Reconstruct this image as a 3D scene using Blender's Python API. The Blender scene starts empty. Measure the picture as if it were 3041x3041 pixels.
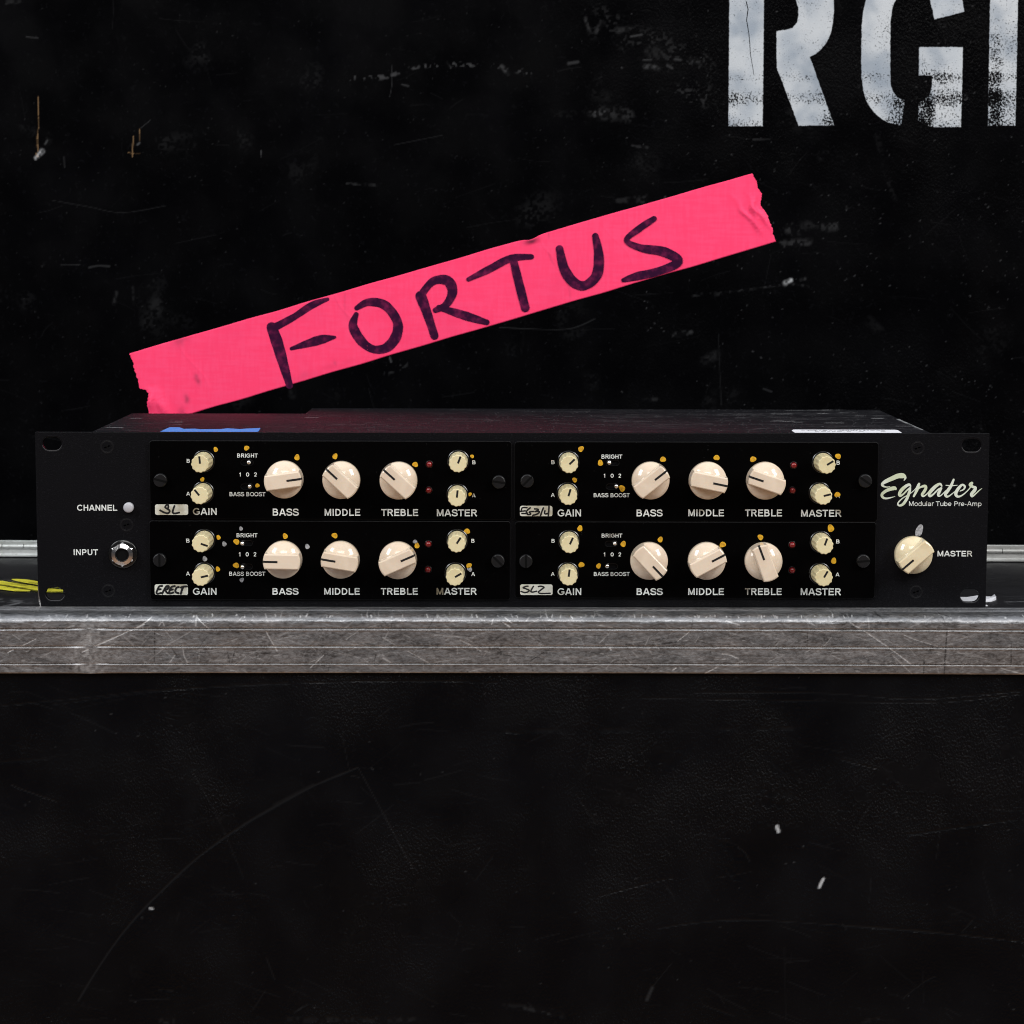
import bpy, bmesh, math, random
import numpy as np
from mathutils import Vector, Matrix
# a rack preamp standing on a road case, a second road case upright behind it; survey in millimetres, built in metres
S = 0.001
sc = bpy.context.scene
COL = sc.collection
rng = random.Random(7)
nr = np.random.default_rng(11)
D={"mods":{"UL":{"rect":[-183.51,44.79,-0.53,84.75],
"tone":[[-115.15,65.35,8],[-86.39,65.17,137],[-57.55,64.93,138]],
"small":[[-156.03,74.33,94.6],[-156.48,58.46,129.5],[-27.38,74.67,69],[-27.89,57.53,84]],
"text":[["GAIN",-161.84,-149.77,46.99,50.5],["BASS",-121.42,-108.18,46.67,50.31],["MIDDLE",-95.15,-76.77,46.64,50.2],["TREBLE",-66.78,-47.45,46.6,50.17],["MASTER",-38.33,-17.84,46.5,50.07],["BRIGHT",-139.15,-128.58,76.17,78.25],["1",-138.31,-137.44,66.55,68.64],["0",-134.76,-133.16,66.56,68.64],["2",-130.75,-129.21,66.57,68.65],["BASS BOOST",-143.17,-124.88,56.53,58.69],["B",-164.67,-163.0,73.5,75.45],["A",-165.07,-163.13,56.82,58.77],["B",-20.37,-18.71,72.97,74.93],["A",-20.52,-18.71,56.2,58.16]],
"tog":[[-134.16,73.62,-133.1,73.84],[-134.28,61.38,-132.82,61.62]],
"led":[[-42.07,72.93],[-42.38,59.8]],
"screw":[[-177.89,64.71,-15],[-6.99,64.09,-8]],
"dots":[[-149.94,80.24,1.18,0],[-134.36,81.0,1.25,0],[-156.87,64.98,1.12,0],[-129.05,61.99,1.05,0],[-108.9,76.31,1.42,0],[-89.69,76.85,1.35,0],[-49.2,72.78,1.35,0],[-20.45,76.96,0.92,0],[-21.53,57.72,0.92,0]],
"tag":{"rect":[-180.97,46.98,-164.2,52.35],
"strokes":[[[-174.27,50.61],[-174.21,51.46],[-174.46,52.26],[-174.94,52.15],[-175.8,51.03],[-174.91,50.18],[-173.76,49.44],[-173.66,48.59],[-174.31,47.89],[-175.05,47.89],[-176.42,48.26],[-178.36,49.33]],[[-171.09,51.52],[-171.96,49.12],[-171.98,48.16],[-171.03,47.74],[-168.8,48.22]]],
"w":0.656}},"LL":{"rect":[-184.07,3.62,-1.03,44.05],
"tone":[[-116.05,24.65,179],[-86.97,24.62,170.5],[-57.96,24.37,23.6]],
"small":[[-156.17,34.26,-19],[-156.37,17.27,12.6],[-28.04,34.36,57],[-28.91,17.47,31]],
"text":[["GAIN",-162.33,-150.28,6.16,9.69],["BASS",-121.91,-108.62,6.26,9.7],["MIDDLE",-95.62,-77.17,6.3,9.74],["TREBLE",-67.15,-47.68,6.34,9.78],["MASTER",-38.53,-18.04,6.38,9.89],["BRIGHT",-139.83,-129.09,35.61,37.7],["1",-138.92,-138.04,25.85,28.02],["0",-135.36,-133.74,25.86,28.03],["2",-131.39,-129.85,25.86,28.03],["BASS BOOST",-143.79,-125.3,15.9,18.06],["B",-165.37,-163.69,32.86,34.89],["A",-165.71,-163.76,15.99,18.02],["B",-20.88,-19.21,33.02,34.99],["A",-20.87,-18.99,15.98,17.96]],
"tog":[[-135.02,32.63,-136.78,32.59],[-135.14,20.57,-136.83,20.63]],
"led":[[-42.58,32.37],[-42.82,19.3]],
"screw":[[-178.77,24.08,90],[-7.37,23.86,-45]],
"dots":[[-149.02,35.52,1.12,0],[-139.92,33.3,1.45,0],[-140.24,21.24,1.45,0],[-149.54,19.33,1.18,0],[-137.57,40.06,0.99,1],[-146.11,32.21,1.18,1],[-156.06,24.61,1.25,1],[-137.42,13.79,1.12,1],[-115.21,36.24,1.35,0],[-90.14,36.57,1.42,0],[-48.42,31.52,1.35,0],[-23.05,38.86,1.42,0],[-22.04,21.25,1.35,0],[-104.02,30.93,1.21,1],[-49.36,33.49,1.06,1],[-21.67,19.42,1.21,1]],
"tag":{"rect":[-181.7,6.07,-164.8,11.5],
"strokes":[[[-177.82,10.71],[-179.36,10.44],[-180.12,8.99],[-180.78,7.38],[-180.47,6.69],[-179.19,6.9],[-178.24,7.17]],[[-180.02,8.83],[-178.64,9.05]],[[-177.87,6.8],[-176.94,8.67],[-175.64,10.61]],[[-175.96,10.23],[-174.79,10.71],[-174.59,10.07],[-175.24,9.11],[-176.3,8.68],[-175.68,7.5],[-174.95,6.96]],[[-171.45,10.61],[-173.1,10.18],[-174.08,8.46],[-174.41,7.07],[-173.46,6.96],[-172.28,7.39]],[[-173.97,8.57],[-172.48,8.95]],[[-169.49,10.19],[-170.45,9.86],[-171.21,8.58],[-170.9,7.5],[-169.63,7.02]],[[-168.32,9.97],[-166.94,10.4],[-165.34,10.51]],[[-167.26,10.08],[-167.92,8.47],[-168.41,6.76]]],
"w":0.701}},"UR":{"rect":[0.95,44.08,185.05,84.52],
"tone":[[69.65,65.12,38],[98.52,65.16,-11.6],[127.54,65.13,161.4]],
"small":[[28.22,74.32,44],[27.86,58.33,73],[156.88,74.24,32],[155.44,58.68,14]],
"text":[["GAIN",22.82,34.7,46.51,50.08],["BASS",62.88,76.13,46.57,50.14],["MIDDLE",89.1,107.5,46.68,50.18],["TREBLE",117.51,136.93,46.66,50.23],["MASTER",146.28,166.81,46.54,50.09],["BRIGHT",44.96,55.58,75.91,78.01],["1",45.96,46.82,66.25,68.28],["0",49.57,51.16,66.26,68.29],["2",53.48,54.99,66.26,68.3],["BASS BOOST",41.09,59.48,56.3,58.41],["B",19.61,21.27,73.1,75.06],["A",19.45,21.33,56.47,58.36],["B",163.84,165.54,73.04,75.1],["A",163.89,165.73,56.29,58.28]],
"tog":[[50.68,73.73,48.84,73.95],[50.54,61.68,52.45,62.0]],
"led":[[142.13,72.72],[141.67,59.96]],
"screw":[[7.4,64.62,45],[178.31,64.93,-35]],
"dots":[[34.53,80.81,1.42,0],[31.43,65.07,1.21,0],[44.39,73.72,1.42,0],[55.46,60.82,1.56,0],[76.04,75.58,1.42,0],[103.13,76.5,1.42,0],[121.57,75.73,1.49,0],[164.55,77.29,1.39,0],[164.51,57.85,1.39,0]],
"tag":{"rect":[3.77,46.6,20.23,51.9],
"strokes":[[[7.31,50.98],[4.98,50.87],[4.34,48.95]],[[4.03,49.06],[4.98,49.16],[6.36,49.38]],[[4.77,47.99],[6.89,47.99],[7.63,48.26]],[[9.0,50.88],[7.63,49.81],[6.94,48.63],[7.63,47.57],[8.69,47.46],[9.17,47.89],[8.58,48.64],[9.22,48.96],[10.6,49.01]],[[11.23,50.35],[12.61,50.24],[13.03,49.76],[11.44,48.96]],[[11.44,48.96],[13.03,49.12],[13.56,48.64],[12.4,47.68],[10.28,47.04]],[[15.68,50.88],[14.94,49.18],[14.1,46.62]],[[16.42,49.39],[16.21,48.33],[16.75,47.8],[18.02,48.12]],[[18.48,51.74],[18.33,49.18],[18.13,46.73]]],
"w":0.53}},"LR":{"rect":[1.24,4.7,184.47,43.85],
"tone":[[69.18,24.25,-46.5],[98.43,24.29,28],[127.19,24.19,111]],
"small":[[28.68,34.08,66],[28.17,17.69,83],[156.39,33.72,71],[156.28,17.49,61]],
"text":[["GAIN",22.97,35.04,6.3,9.82],["BASS",63.17,76.54,6.36,9.88],["MIDDLE",89.41,107.95,6.4,9.92],["TREBLE",117.98,137.33,6.44,9.96],["MASTER",146.64,167.24,6.38,9.97],["BRIGHT",45.26,55.85,35.75,37.79],["1",46.19,47.06,26.1,28.15],["0",49.82,51.41,26.11,28.15],["2",53.73,55.26,26.11,28.16],["BASS BOOST",41.38,59.75,16.08,18.13],["B",19.83,21.49,33.08,35.05],["A",19.59,21.48,16.12,18.02],["B",164.26,166.04,32.93,34.93],["A",164.25,166.24,16.06,18.0]],
"tog":[[50.21,32.54,51.84,32.84],[50.28,20.91,48.07,21.31]],
"led":[[141.91,32.22],[142.02,19.23]],
"screw":[[6.85,23.73,90],[178.02,24.06,5]],
"dots":[[34.22,40.4,1.42,0],[35.03,21.84,1.42,0],[56.23,32.47,1.42,0],[43.75,21.2,1.28,0],[75.0,34.76,1.35,0],[106.72,32.25,1.49,0],[125.83,36.01,1.42,0],[161.45,40.63,1.74,0],[163.2,24.0,1.46,0]],
"tag":{"rect":[3.96,6.29,20.48,11.73],
"strokes":[[[7.94,10.86],[6.77,10.69],[5.49,10.05],[6.98,9.46],[8.58,8.66],[7.63,7.8],[6.14,7.58],[4.44,8.17]],[[10.7,10.75],[9.43,8.5],[9.86,7.85],[10.82,7.91],[12.3,8.23]],[[13.25,10.65],[14.53,10.87],[16.07,10.28],[15.06,9.36],[13.37,7.97],[13.9,7.22],[16.14,7.11],[19.22,7.22]]],
"w":0.511}}},"ptext":[["CHANNEL",-220.66,-200.06,48.9,51.95],["INPUT",-222.79,-210.15,26.23,29.21],["MASTER",216.13,233.89,26.18,29.04]],
"tagline":["Modular Tube Pre-Amp",201.16,237.94,51.94,54.37],
"logo":[[[198.44,64.95,0.409],[198.99,66.26,1.227],[197.75,67.29,2.571],[195.27,67.19,2.454],[192.38,65.96,2.221],[189.49,64.64,1.928],[187.61,63.38,1.461],[187.43,62.44,1.227],[188.37,61.8,0.818],[189.83,61.56,0.526],[191.29,61.77,0.292]],[[194.08,60.75,1.461],[193.49,60.98,1.987],[191.75,60.63,1.811],[189.43,59.66,1.578],[187.7,58.34,1.461],[187.29,57.16,1.344],[188.18,56.05,1.11],[189.94,55.79,0.877],[192.26,56.29,0.526],[194.01,56.79,0.175]],[[201.73,62.02,0.76],[201.04,62.84,1.227],[199.16,61.87,1.607],[197.16,59.96,1.753],[196.17,58.06,1.519],[196.63,57.12,1.169],[198.07,57.91,0.818],[200.08,59.97,0.818],[201.51,61.14,0.877]],[[201.66,61.14,0.877],[201.12,58.65,1.402],[199.87,55.42,1.461],[198.16,52.93,1.344],[196.43,52.13,0.993],[195.48,52.84,0.76],[196.1,54.25,0.701],[198.39,56.3,0.526],[201.57,58.21,0.438],[204.15,60.56,0.409],[205.56,62.91,0.701]],[[206.05,63.2,1.169],[205.17,60.42,1.461],[203.49,56.9,0.993]],[[204.19,58.66,0.526],[206.18,61.15,0.76],[208.79,62.12,1.402],[209.56,61.3,1.402],[208.84,59.54,1.519],[207.7,57.78,1.344],[208.36,56.9,0.877],[209.75,57.78,0.584],[211.32,59.55,0.409]],[[217.54,62.13,0.76],[216.64,63.22,1.169],[214.62,62.13,1.636],[212.33,59.84,1.811],[211.26,58.08,1.519],[211.81,56.97,1.169],[213.54,58.08,0.818],[215.82,60.43,0.76],[217.41,61.17,0.818]],[[217.27,61.02,1.169],[216.29,58.97,1.519],[215.82,57.5,1.169],[216.53,57.0,0.73],[217.92,57.94,0.526],[219.69,59.85,0.409]],[[223.51,65.42,0.993],[222.21,62.2,1.519],[220.51,59.56,1.636],[219.52,57.8,1.461],[220.28,56.77,1.169],[221.72,57.27,0.643],[224.16,59.27,0.409]],[[219.63,62.55,0.351],[222.5,62.32,0.526],[225.41,62.58,0.292]],[[226.87,59.57,0.467],[228.66,60.45,0.73],[229.27,61.86,1.052],[228.03,62.79,1.052],[226.45,61.47,1.519],[224.9,58.98,1.636],[224.99,57.37,1.461],[226.41,56.78,0.993],[228.72,57.96,0.643],[231.29,60.45,0.526],[232.7,62.51,0.701]],[[232.74,63.62,1.519],[232.11,62.8,1.87],[233.3,61.78,1.344],[234.63,61.34,1.344],[234.16,59.87,1.753],[232.74,58.11,1.519],[233.06,56.94,1.11],[234.55,57.97,0.701],[236.55,59.88,0.497],[237.99,60.99,0.234]]],
"phil":[[-204.98,81.44],[-195.73,41.7],[-205.53,7.92],[204.98,81.41],[205.55,7.96]],
"chan":[-194.35,50.74],
"jack":[-197.67,26.85],
"master":[203.37,27.29,221],
"leaf":[[204.78,36.81],[204.73,39.45],[206.1,41.8],[207.29,42.52],[208.44,41.81],[208.35,39.45],[207.4,36.95]],
"slots":[[-232.78,82.95],[-232.64,6.35],[232.27,82.84],[233.03,6.04]],
"chip":[[-241.34,11.26],[-241.36,6.94],[-240.79,3.49],[-240.16,0.2]],
"chassis":{"rl":[-214.2,154.9],
"stepa":[-117.0,159.4],
"stepb":[-116.8,207.5],
"rr":[212.7,202.6],
"fl":[-216.5,20.3],
"fr":[215.7,20.3]},"blue":[[-180.3,17.0],[-179.8,40.8],[-179.6,47.4],[-174.3,46.5],[-170.9,36.4],[-165.1,36.5],[-162.0,33.8],[-151.2,34.9],[-148.4,40.5],[-141.5,34.2],[-137.8,38.9],[-131.7,43.7],[-130.5,23.5],[-130.9,17.1]],
"label":[[144.5,32.0],[146.4,39.4],[199.5,38.7],[199.0,15.1],[144.9,14.8]],
"topmarks":[[-209.9,61.4,2],[-207.5,61.4,2],[-182.8,115.0,2],[-180.6,115.0,1.5],[-173.0,88.7,1],[-178.0,88.6,1],[-207.6,150.7,2],[-116.3,52.9,1],[-112.8,124.9,1.5],[-109.1,125.0,1],[128.3,128.4,2.5],[192.5,171.2,3],[178.0,165.3,2],[172.8,90.4,2],[177.1,90.4,1.5],[155.4,95.0,1.5],[145.7,104.9,2],[151.3,103.0,2],[207.2,67.6,2],[211.8,67.7,2.5],[196.5,146.0,2],[203.4,126.9,2],[149.6,161.3,3],[154.9,161.4,3]],
"kw":0.1967,"hinge":{"lipb":[-292.83,-1.05],
"lipt":[-292.8,0.56],
"midb":[-292.74,3.68],
"knt":[-292.68,6.49],
"top":[-292.64,8.6],
"rlipb":[292.98,-0.99],
"rtop":[292.77,8.37],
"seam1":[-301.23,5.14],
"seam2":[-288.4,5.2],
"seam3":[288.71,5.16]},"tape":[[-224.24,119.39],[-176.92,133.06],[-123.12,148.52],[-43.03,171.83],[-9.52,181.67],[6.09,185.69],[12.78,186.48],[17.8,186.04],[17.9,188.7],[68.34,204.04],[101.57,213.69],[139.13,224.63],[140.49,221.99],[141.96,219.36],[142.78,215.84],[145.04,212.54],[144.41,209.23],[144.0,206.36],[146.03,203.72],[148.29,200.86],[149.44,197.11],[151.05,193.24],[151.76,189.38],[153.81,185.18],[145.2,182.18],[113.09,171.93],[68.65,159.4],[24.07,146.27],[-20.66,133.1],[-43.09,126.45],[-69.68,118.66],[-123.45,103.07],[-188.26,84.04],[-211.35,77.16],[-212.48,81.58],[-214.32,89.12],[-213.15,95.79],[-215.06,98.05],[-218.61,98.79],[-219.5,104.16],[-221.15,109.53],[-222.16,113.82]],
"fortus":[[[-140.39,134.92,6.41],[-137.24,125.85,6.84],[-133.59,113.01,6.41],[-130.24,101.01,4.7]],[[-139.86,134.18,4.81],[-127.46,140.83,4.49],[-116.69,147.79,4.7],[-107.56,151.33,2.14]],[[-128.89,122.45,2.35],[-117.92,125.9,5.35],[-110.39,128.06,5.13],[-103.41,129.15,1.92]],[[-90.46,146.26,3.21],[-83.48,149.68,4.49],[-73.86,147.89,5.88],[-66.93,138.85,6.2],[-67.28,130.31,6.2],[-72.88,123.35,5.88],[-80.92,122.26,5.35],[-87.87,127.05,5.88],[-92.65,135.58,5.35],[-90.8,142.52,3.21]],[[-52.99,153.27,6.41],[-49.27,143.16,5.88],[-45.01,130.16,5.35]],[[-53.52,152.95,4.81],[-46.03,161.79,5.13],[-37.49,162.34,5.88],[-34.5,155.97,5.99],[-38.03,148.51,4.92],[-44.45,145.09,3.42]],[[-42.5,146.78,3.36],[-31.86,143.46,4.7],[-22.9,140.69,5.15],[-14.51,138.15,3.81]],[[-25.14,163.08,2.46],[-12.85,169.11,4.7],[-0.58,175.25,4.93],[11.47,176.27,3.14]],[[0.76,175.25,4.93],[3.91,162.48,5.82],[7.97,146.68,5.15]],[[27.85,180.85,4.93],[30.68,169.21,5.82],[36.29,161.44,6.16],[43.0,159.79,6.16],[49.66,165.91,6.27],[50.71,177.01,5.6],[48.64,188.31,4.26]],[[82.61,198.32,3.36],[73.98,192.56,4.26],[66.8,185.91,3.58],[75.18,181.49,4.48],[88.55,179.3,5.6],[96.94,173.56,6.05],[85.3,167.99,5.15],[73.07,165.19,4.7],[65.06,162.84,2.69]]],
"stencil":[[[124.89,341.88],[144.54,341.87],[144.79,298.52],[144.78,251.7],[125.3,251.69],[125.07,298.52]],[[151.92,341.86],[164.38,341.86],[174.38,339.39],[181.46,333.0],[184.6,323.17],[184.89,317.26],[184.4,310.36],[183.11,303.95],[180.98,299.51],[178.04,295.56],[174.58,292.79],[171.3,291.11],[172.34,288.63],[185.92,252.13],[165.66,251.92],[152.67,285.17],[152.2,305.63],[157.39,306.22],[161.37,307.41],[163.83,310.37],[164.77,314.31],[164.5,319.24],[163.15,323.18],[161.1,327.12],[157.58,329.08],[152.09,329.28]],[[224.12,341.81],[215.21,339.86],[207.84,333.97],[204.0,326.11],[201.85,317.26],[201.11,308.39],[201.14,288.64],[201.61,278.74],[202.62,271.8],[204.53,265.85],[207.1,261.88],[211.18,257.42],[216.75,253.94],[224.3,252.16],[225.45,259.91],[226.03,266.36],[222.0,267.85],[219.44,271.32],[217.96,275.77],[217.44,293.58],[217.31,311.34],[218.37,319.22],[220.47,324.14],[224.38,328.07]],[[232.08,341.81],[232.33,329.05],[236.84,327.57],[239.59,324.13],[241.3,318.23],[242.61,312.32],[259.45,316.74],[258.12,323.14],[254.65,331.98],[245.06,339.34]],[[234.15,296.54],[259.09,296.54],[259.07,273.81],[258.85,251.19],[243.84,251.18],[238.81,252.37],[234.56,254.95],[234.56,264.88],[237.53,266.37],[240.69,268.85],[241.99,273.8],[242.05,280.53],[234.46,280.73]],[[274.12,341.77],[290.0,341.76],[289.95,323.12],[290.08,283.71],[290.02,252.21],[274.63,252.0],[274.42,283.71],[274.24,323.13]]],
"sten_bands":[[125.57,271.77],[125.65,265.32],[125.44,283.67],[125.51,277.73],[125.72,258.85],[125.8,251.69]],
"wmarks":[[[[-275.31,268.11],[-275.27,253.6],[-276.14,245.57],[-276.0,236.54]],0.71,0.9,1],[[[-277.19,233.02],[-273.55,236.54]],3.26,1.0,0],[[[-271.64,241.06],[-270.38,243.07]],1.22,0.5,0],[[[-277.14,235.53],[-276.16,233.53]],1.22,0.6,1],[[[-220.17,245.62],[-220.96,233.58]],0.71,0.8,1],[[[-223.16,235.99],[-220.12,235.59]],0.61,0.7,1],[[[-218.8,235.29],[-216.36,235.29]],0.51,0.7,1],[[[-216.35,249.63],[-216.65,243.12]],0.61,0.7,1],[[[-217.81,240.61],[-216.67,241.61]],1.22,0.7,0],[[[-210.19,254.64],[-215.84,250.13]],0.51,0.25,0],[[[-145.62,237.17],[-145.55,233.86]],0.71,0.5,1],[[[-263.5,171.26],[-252.76,171.18]],0.61,0.25,0],[[[-247.16,169.47],[-242.03,170.5],[-235.38,170.21]],1.22,0.25,0],[[[-231.53,154.79],[-232.64,148.69]],3.05,0.18,0],[[[-207.45,156.88],[-208.61,146.71]],7.13,0.12,0],[[[-221.76,157.86],[-221.39,147.7]],2.04,0.1,0],[[[-267.95,208.37],[-247.6,204.87],[-227.24,201.37],[-201.7,205.44]],0.61,0.1,0],[[[-281.46,302.51],[-274.88,301.71]],0.81,0.25,0],[[[-260.87,233.54],[-260.67,227.51]],0.81,0.22,0],[[[-293.26,321.39],[-285.13,322.38]],2.04,0.15,0],[[[-101.39,275.81],[-90.26,279.1],[-73.6,279.65],[-65.83,281.84],[-55.83,285.12],[-35.88,286.77],[-23.69,286.22]],2.69,0.5,3],[[[-68.05,281.29],[-65.27,281.51]],1.79,0.35,0],[[[-57.5,284.91],[-54.17,285.34]],2.46,0.35,2],[[[-37.54,287.86],[-35.66,284.91]],1.57,0.4,2],[[[-23.69,286.22],[-4.86,285.13],[18.4,279.68]],2.91,0.35,3],[[[-5.97,285.68],[-2.64,281.86]],3.14,0.4,0],[[[32.75,287.32],[38.05,288.2]],1.79,0.35,0],[[[-63.63,275.28],[-60.08,274.4]],1.12,0.3,0],[[[42.35,312.91],[44.59,305.3]],2.24,0.4,0],[[[51.41,310.19],[48.68,305.3]],2.91,0.4,0],[[[60.81,306.39],[66.87,306.71]],3.58,0.4,0],[[[68.55,302.58],[74.61,303.67]],1.79,0.4,0],[[[79.65,294.09],[83.51,294.09]],4.7,0.45,0],[[[77.17,285.7],[83.8,285.15]],3.81,0.45,0],[[[75.82,289.29],[80.24,289.29]],1.12,0.35,0],[[[94.03,289.73],[97.34,289.3]],1.57,0.35,0],[[[103.18,290.06],[106.17,288.43]],2.24,0.38,0],[[[89.64,286.24],[92.42,284.61]],1.34,0.35,0],[[[45.06,258.36],[53.91,258.91]],4.26,0.4,2],[[[51.7,258.91],[67.21,257.82]],7.84,0.2,2],[[[-68.18,240.7],[-40.36,246.22]],0.67,0.1,0],[[[-69.7,286.21],[-69.4,276.37],[-70.76,268.15]],0.67,0.2,0],[[[-91.68,217.85],[-78.29,217.2]],0.9,0.25,2],[[[63.1,208.9],[76.43,208.37]],3.36,0.15,2],[[[53.62,309.11],[108.94,287.34]],13.44,0.14,3],[[[98.06,270.97],[111.35,267.69]],8.96,0.2,3],[[[69.54,240.28],[78.41,239.19]],1.79,0.2,2],[[[160.59,192.71],[171.88,193.83]],5.6,0.3,2],[[[157.38,183.86],[172.01,185.0]],4.48,0.25,2],[[[159.35,161.49],[162.67,163.05]],2.91,0.9,0],[[[168.22,163.29],[170.43,163.74]],2.24,0.5,0],[[[105.47,153.82],[135.5,157.22],[161.03,160.61],[172.39,159.3]],1.34,0.2,2],[[[111.03,154.94],[122.17,154.97]],2.02,0.3,2],[[[94.53,130.96],[104.56,132.66]],2.91,0.3,2],[[[120.75,131.59],[121.49,114.84],[122.87,90.21]],0.67,0.08,0],[[[113.1,115.94],[119.21,119.31]],5.6,0.18,0],[[[-7.22,135.15],[18.52,134.1],[35.29,134.71],[48.68,140.32]],0.56,0.16,0],[[[147.35,99.82],[151.84,98.15]],1.34,0.2,0],[[[76.95,93.42],[84.79,93.45]],2.02,0.2,2],[[[61.65,208.56],[78.29,210.24]],3.36,0.15,2],[[[-71.29,117.48],[-70.44,114.8]],1.28,0.6,0],[[[-71.85,110.52],[-63.79,114.29]],5.35,0.3,3],[[[-129.38,100.69],[-128.35,94.78]],3.63,0.22,0],[[[-208.83,158.76],[-211.31,135.27]],11.76,0.12,2],[[[-95.97,218.33],[-79.99,217.82]],1.28,0.2,2],[[[162.48,191.44],[187.64,194.0]],4.48,0.3,2],[[[194.5,205.23],[201.53,206.04]],1.83,0.35,2],[[[178.96,234.5],[181.97,235.0]],4.07,0.2,2],[[[103.03,289.12],[107.04,289.12]],3.67,0.3,2],[[[209.79,250.96],[215.19,229.05],[221.58,209.08]],3.05,0.06,2],[[[139.66,243.93],[149.7,243.94]],0.81,0.25,0]],
"prof":{"back":-0.47,"dark":-12.74,"bright":-16.32},"rscr":[[[[-208.74,-16.05],[-190.79,-8.01],[-184.8,-5.0],[-180.14,-1.65]],0.53,1],[[[-158.03,-0.96],[-151.5,-6.96]],0.59,1],[[[-157.7,-1.29],[-157.88,-5.63]],1.06,0.6],[[[-214.73,-18.73],[-211.73,-17.39]],0.59,0.9],[[[-251.71,-18.78],[-249.05,-17.44]],0.79,1],[[[-245.72,-16.1],[-237.72,-12.08]],0.46,0.9],[[[-223.1,-6.71],[-218.46,-5.37]],0.46,0.7],[[[-164.47,-15.32],[-163.88,-20.67],[-161.94,-24.35]],0.53,0.7],[[[-172.4,-15.33],[-163.09,-9.98],[-160.42,-8.3]],0.26,0.5],[[[-171.53,-24.7],[-168.5,-20.35]],0.66,0.5],[[[-187.47,-6.67],[-183.48,-4.66]],0.93,0.8],[[[-176.23,-5.32],[-174.56,-3.65],[-173.59,-5.32]],0.4,0.8],[[[-122.99,-8.15],[-120.71,-12.49],[-117.46,-18.17]],0.46,0.9],[[[-100.99,-26.85],[-94.34,-20.48]],0.46,0.8],[[[-83.05,-12.44],[-77.09,-8.42]],0.33,0.7],[[[-52.01,-18.42],[-42.1,-24.1]],0.46,0.7],[[[-26.22,-12.7],[-19.61,-16.04],[-15.64,-18.37]],0.4,0.8],[[[-38.77,-10.04],[-19.61,-11.69]],0.26,0.5],[[[-64.59,-21.78],[-60.3,-24.46]],0.4,0.7],[[[-64.55,-11.41],[-57.95,-15.75]],0.33,0.6],[[[-4.75,-3.65],[-1.44,-5.99]],0.53,1],[[[-3.76,-1.65],[-0.32,-3.98]],0.59,1],[[[-10.36,-4.66],[-9.71,-2.33]],0.93,0.7],[[[-71.79,-6.41],[-66.5,-4.74]],0.4,0.5],[[[82.35,-13.23],[88.26,-8.54]],0.53,0.7],[[[104.91,-19.56],[108.89,-20.22],[112.88,-21.89]],0.93,0.6],[[[96.41,-29.29],[102.34,-26.26]],0.59,0.8],[[[80.16,-27.77],[81.81,-26.62]],0.66,0.9],[[[43.34,-14.28],[48.6,-8.93]],0.26,0.5],[[[41.96,-4.93],[49.9,-6.25]],0.66,0.5],[[[106.71,-2.84],[113.34,-4.84]],0.66,0.7],[[[48.64,-16.82],[49.31,-17.49]],0.79,1],[[[29.06,-0.94],[30.06,-1.94]],0.79,1],[[[8.27,-4.64],[12.88,-2.3]],0.33,0.5],[[[168.39,-3.59],[176.41,-8.27],[187.81,-15.95],[191.17,-18.3],[199.24,-24.32]],0.59,0.8],[[[195.65,-9.58],[200.32,-11.58],[212.33,-15.25]],0.4,0.7],[[[189.87,-19.64],[195.27,-25.0],[200.0,-29.36]],0.26,0.6],[[[244.4,-26.28],[255.76,-29.29]],0.4,0.8],[[[147.86,-3.62],[151.86,-5.29]],0.33,0.6],[[[155.98,-14.99],[159.23,-10.97]],0.53,0.5],[[[213.35,-0.19],[216.01,-0.86]],0.33,0.7],[[[177.62,-1.57],[178.04,-6.59]],0.33,0.6],[[[227.21,-28.99],[240.51,-30.32]],0.33,0.5]],
"rdark":[[[[147.28,-8.97],[147.1,-19.02]],0.59],[[[216.91,-6.21],[215.92,-29.01]],0.53],[[[205.84,-22.3],[205.64,-29.02]],0.46],[[[249.08,-13.53],[249.34,-24.26]],0.59],[[[-178.39,-8.66],[-178.79,-24.04]],0.33],[[[-138.74,-18.64],[-140.12,-23.99]],0.4],[[[-128.04,-19.19],[-114.17,-20.17]],0.33],[[[-68.22,-20.45],[-69.23,-24.47]],0.46],[[[8.31,-23.7],[15.58,-19.0]],0.4],[[[-0.31,-9.99],[11.59,-10.45]],0.33],[[[11.59,-12.99],[18.21,-14.65]],0.4],[[[56.57,-14.94],[65.83,-15.59],[82.35,-13.57]],0.4]],
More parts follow.
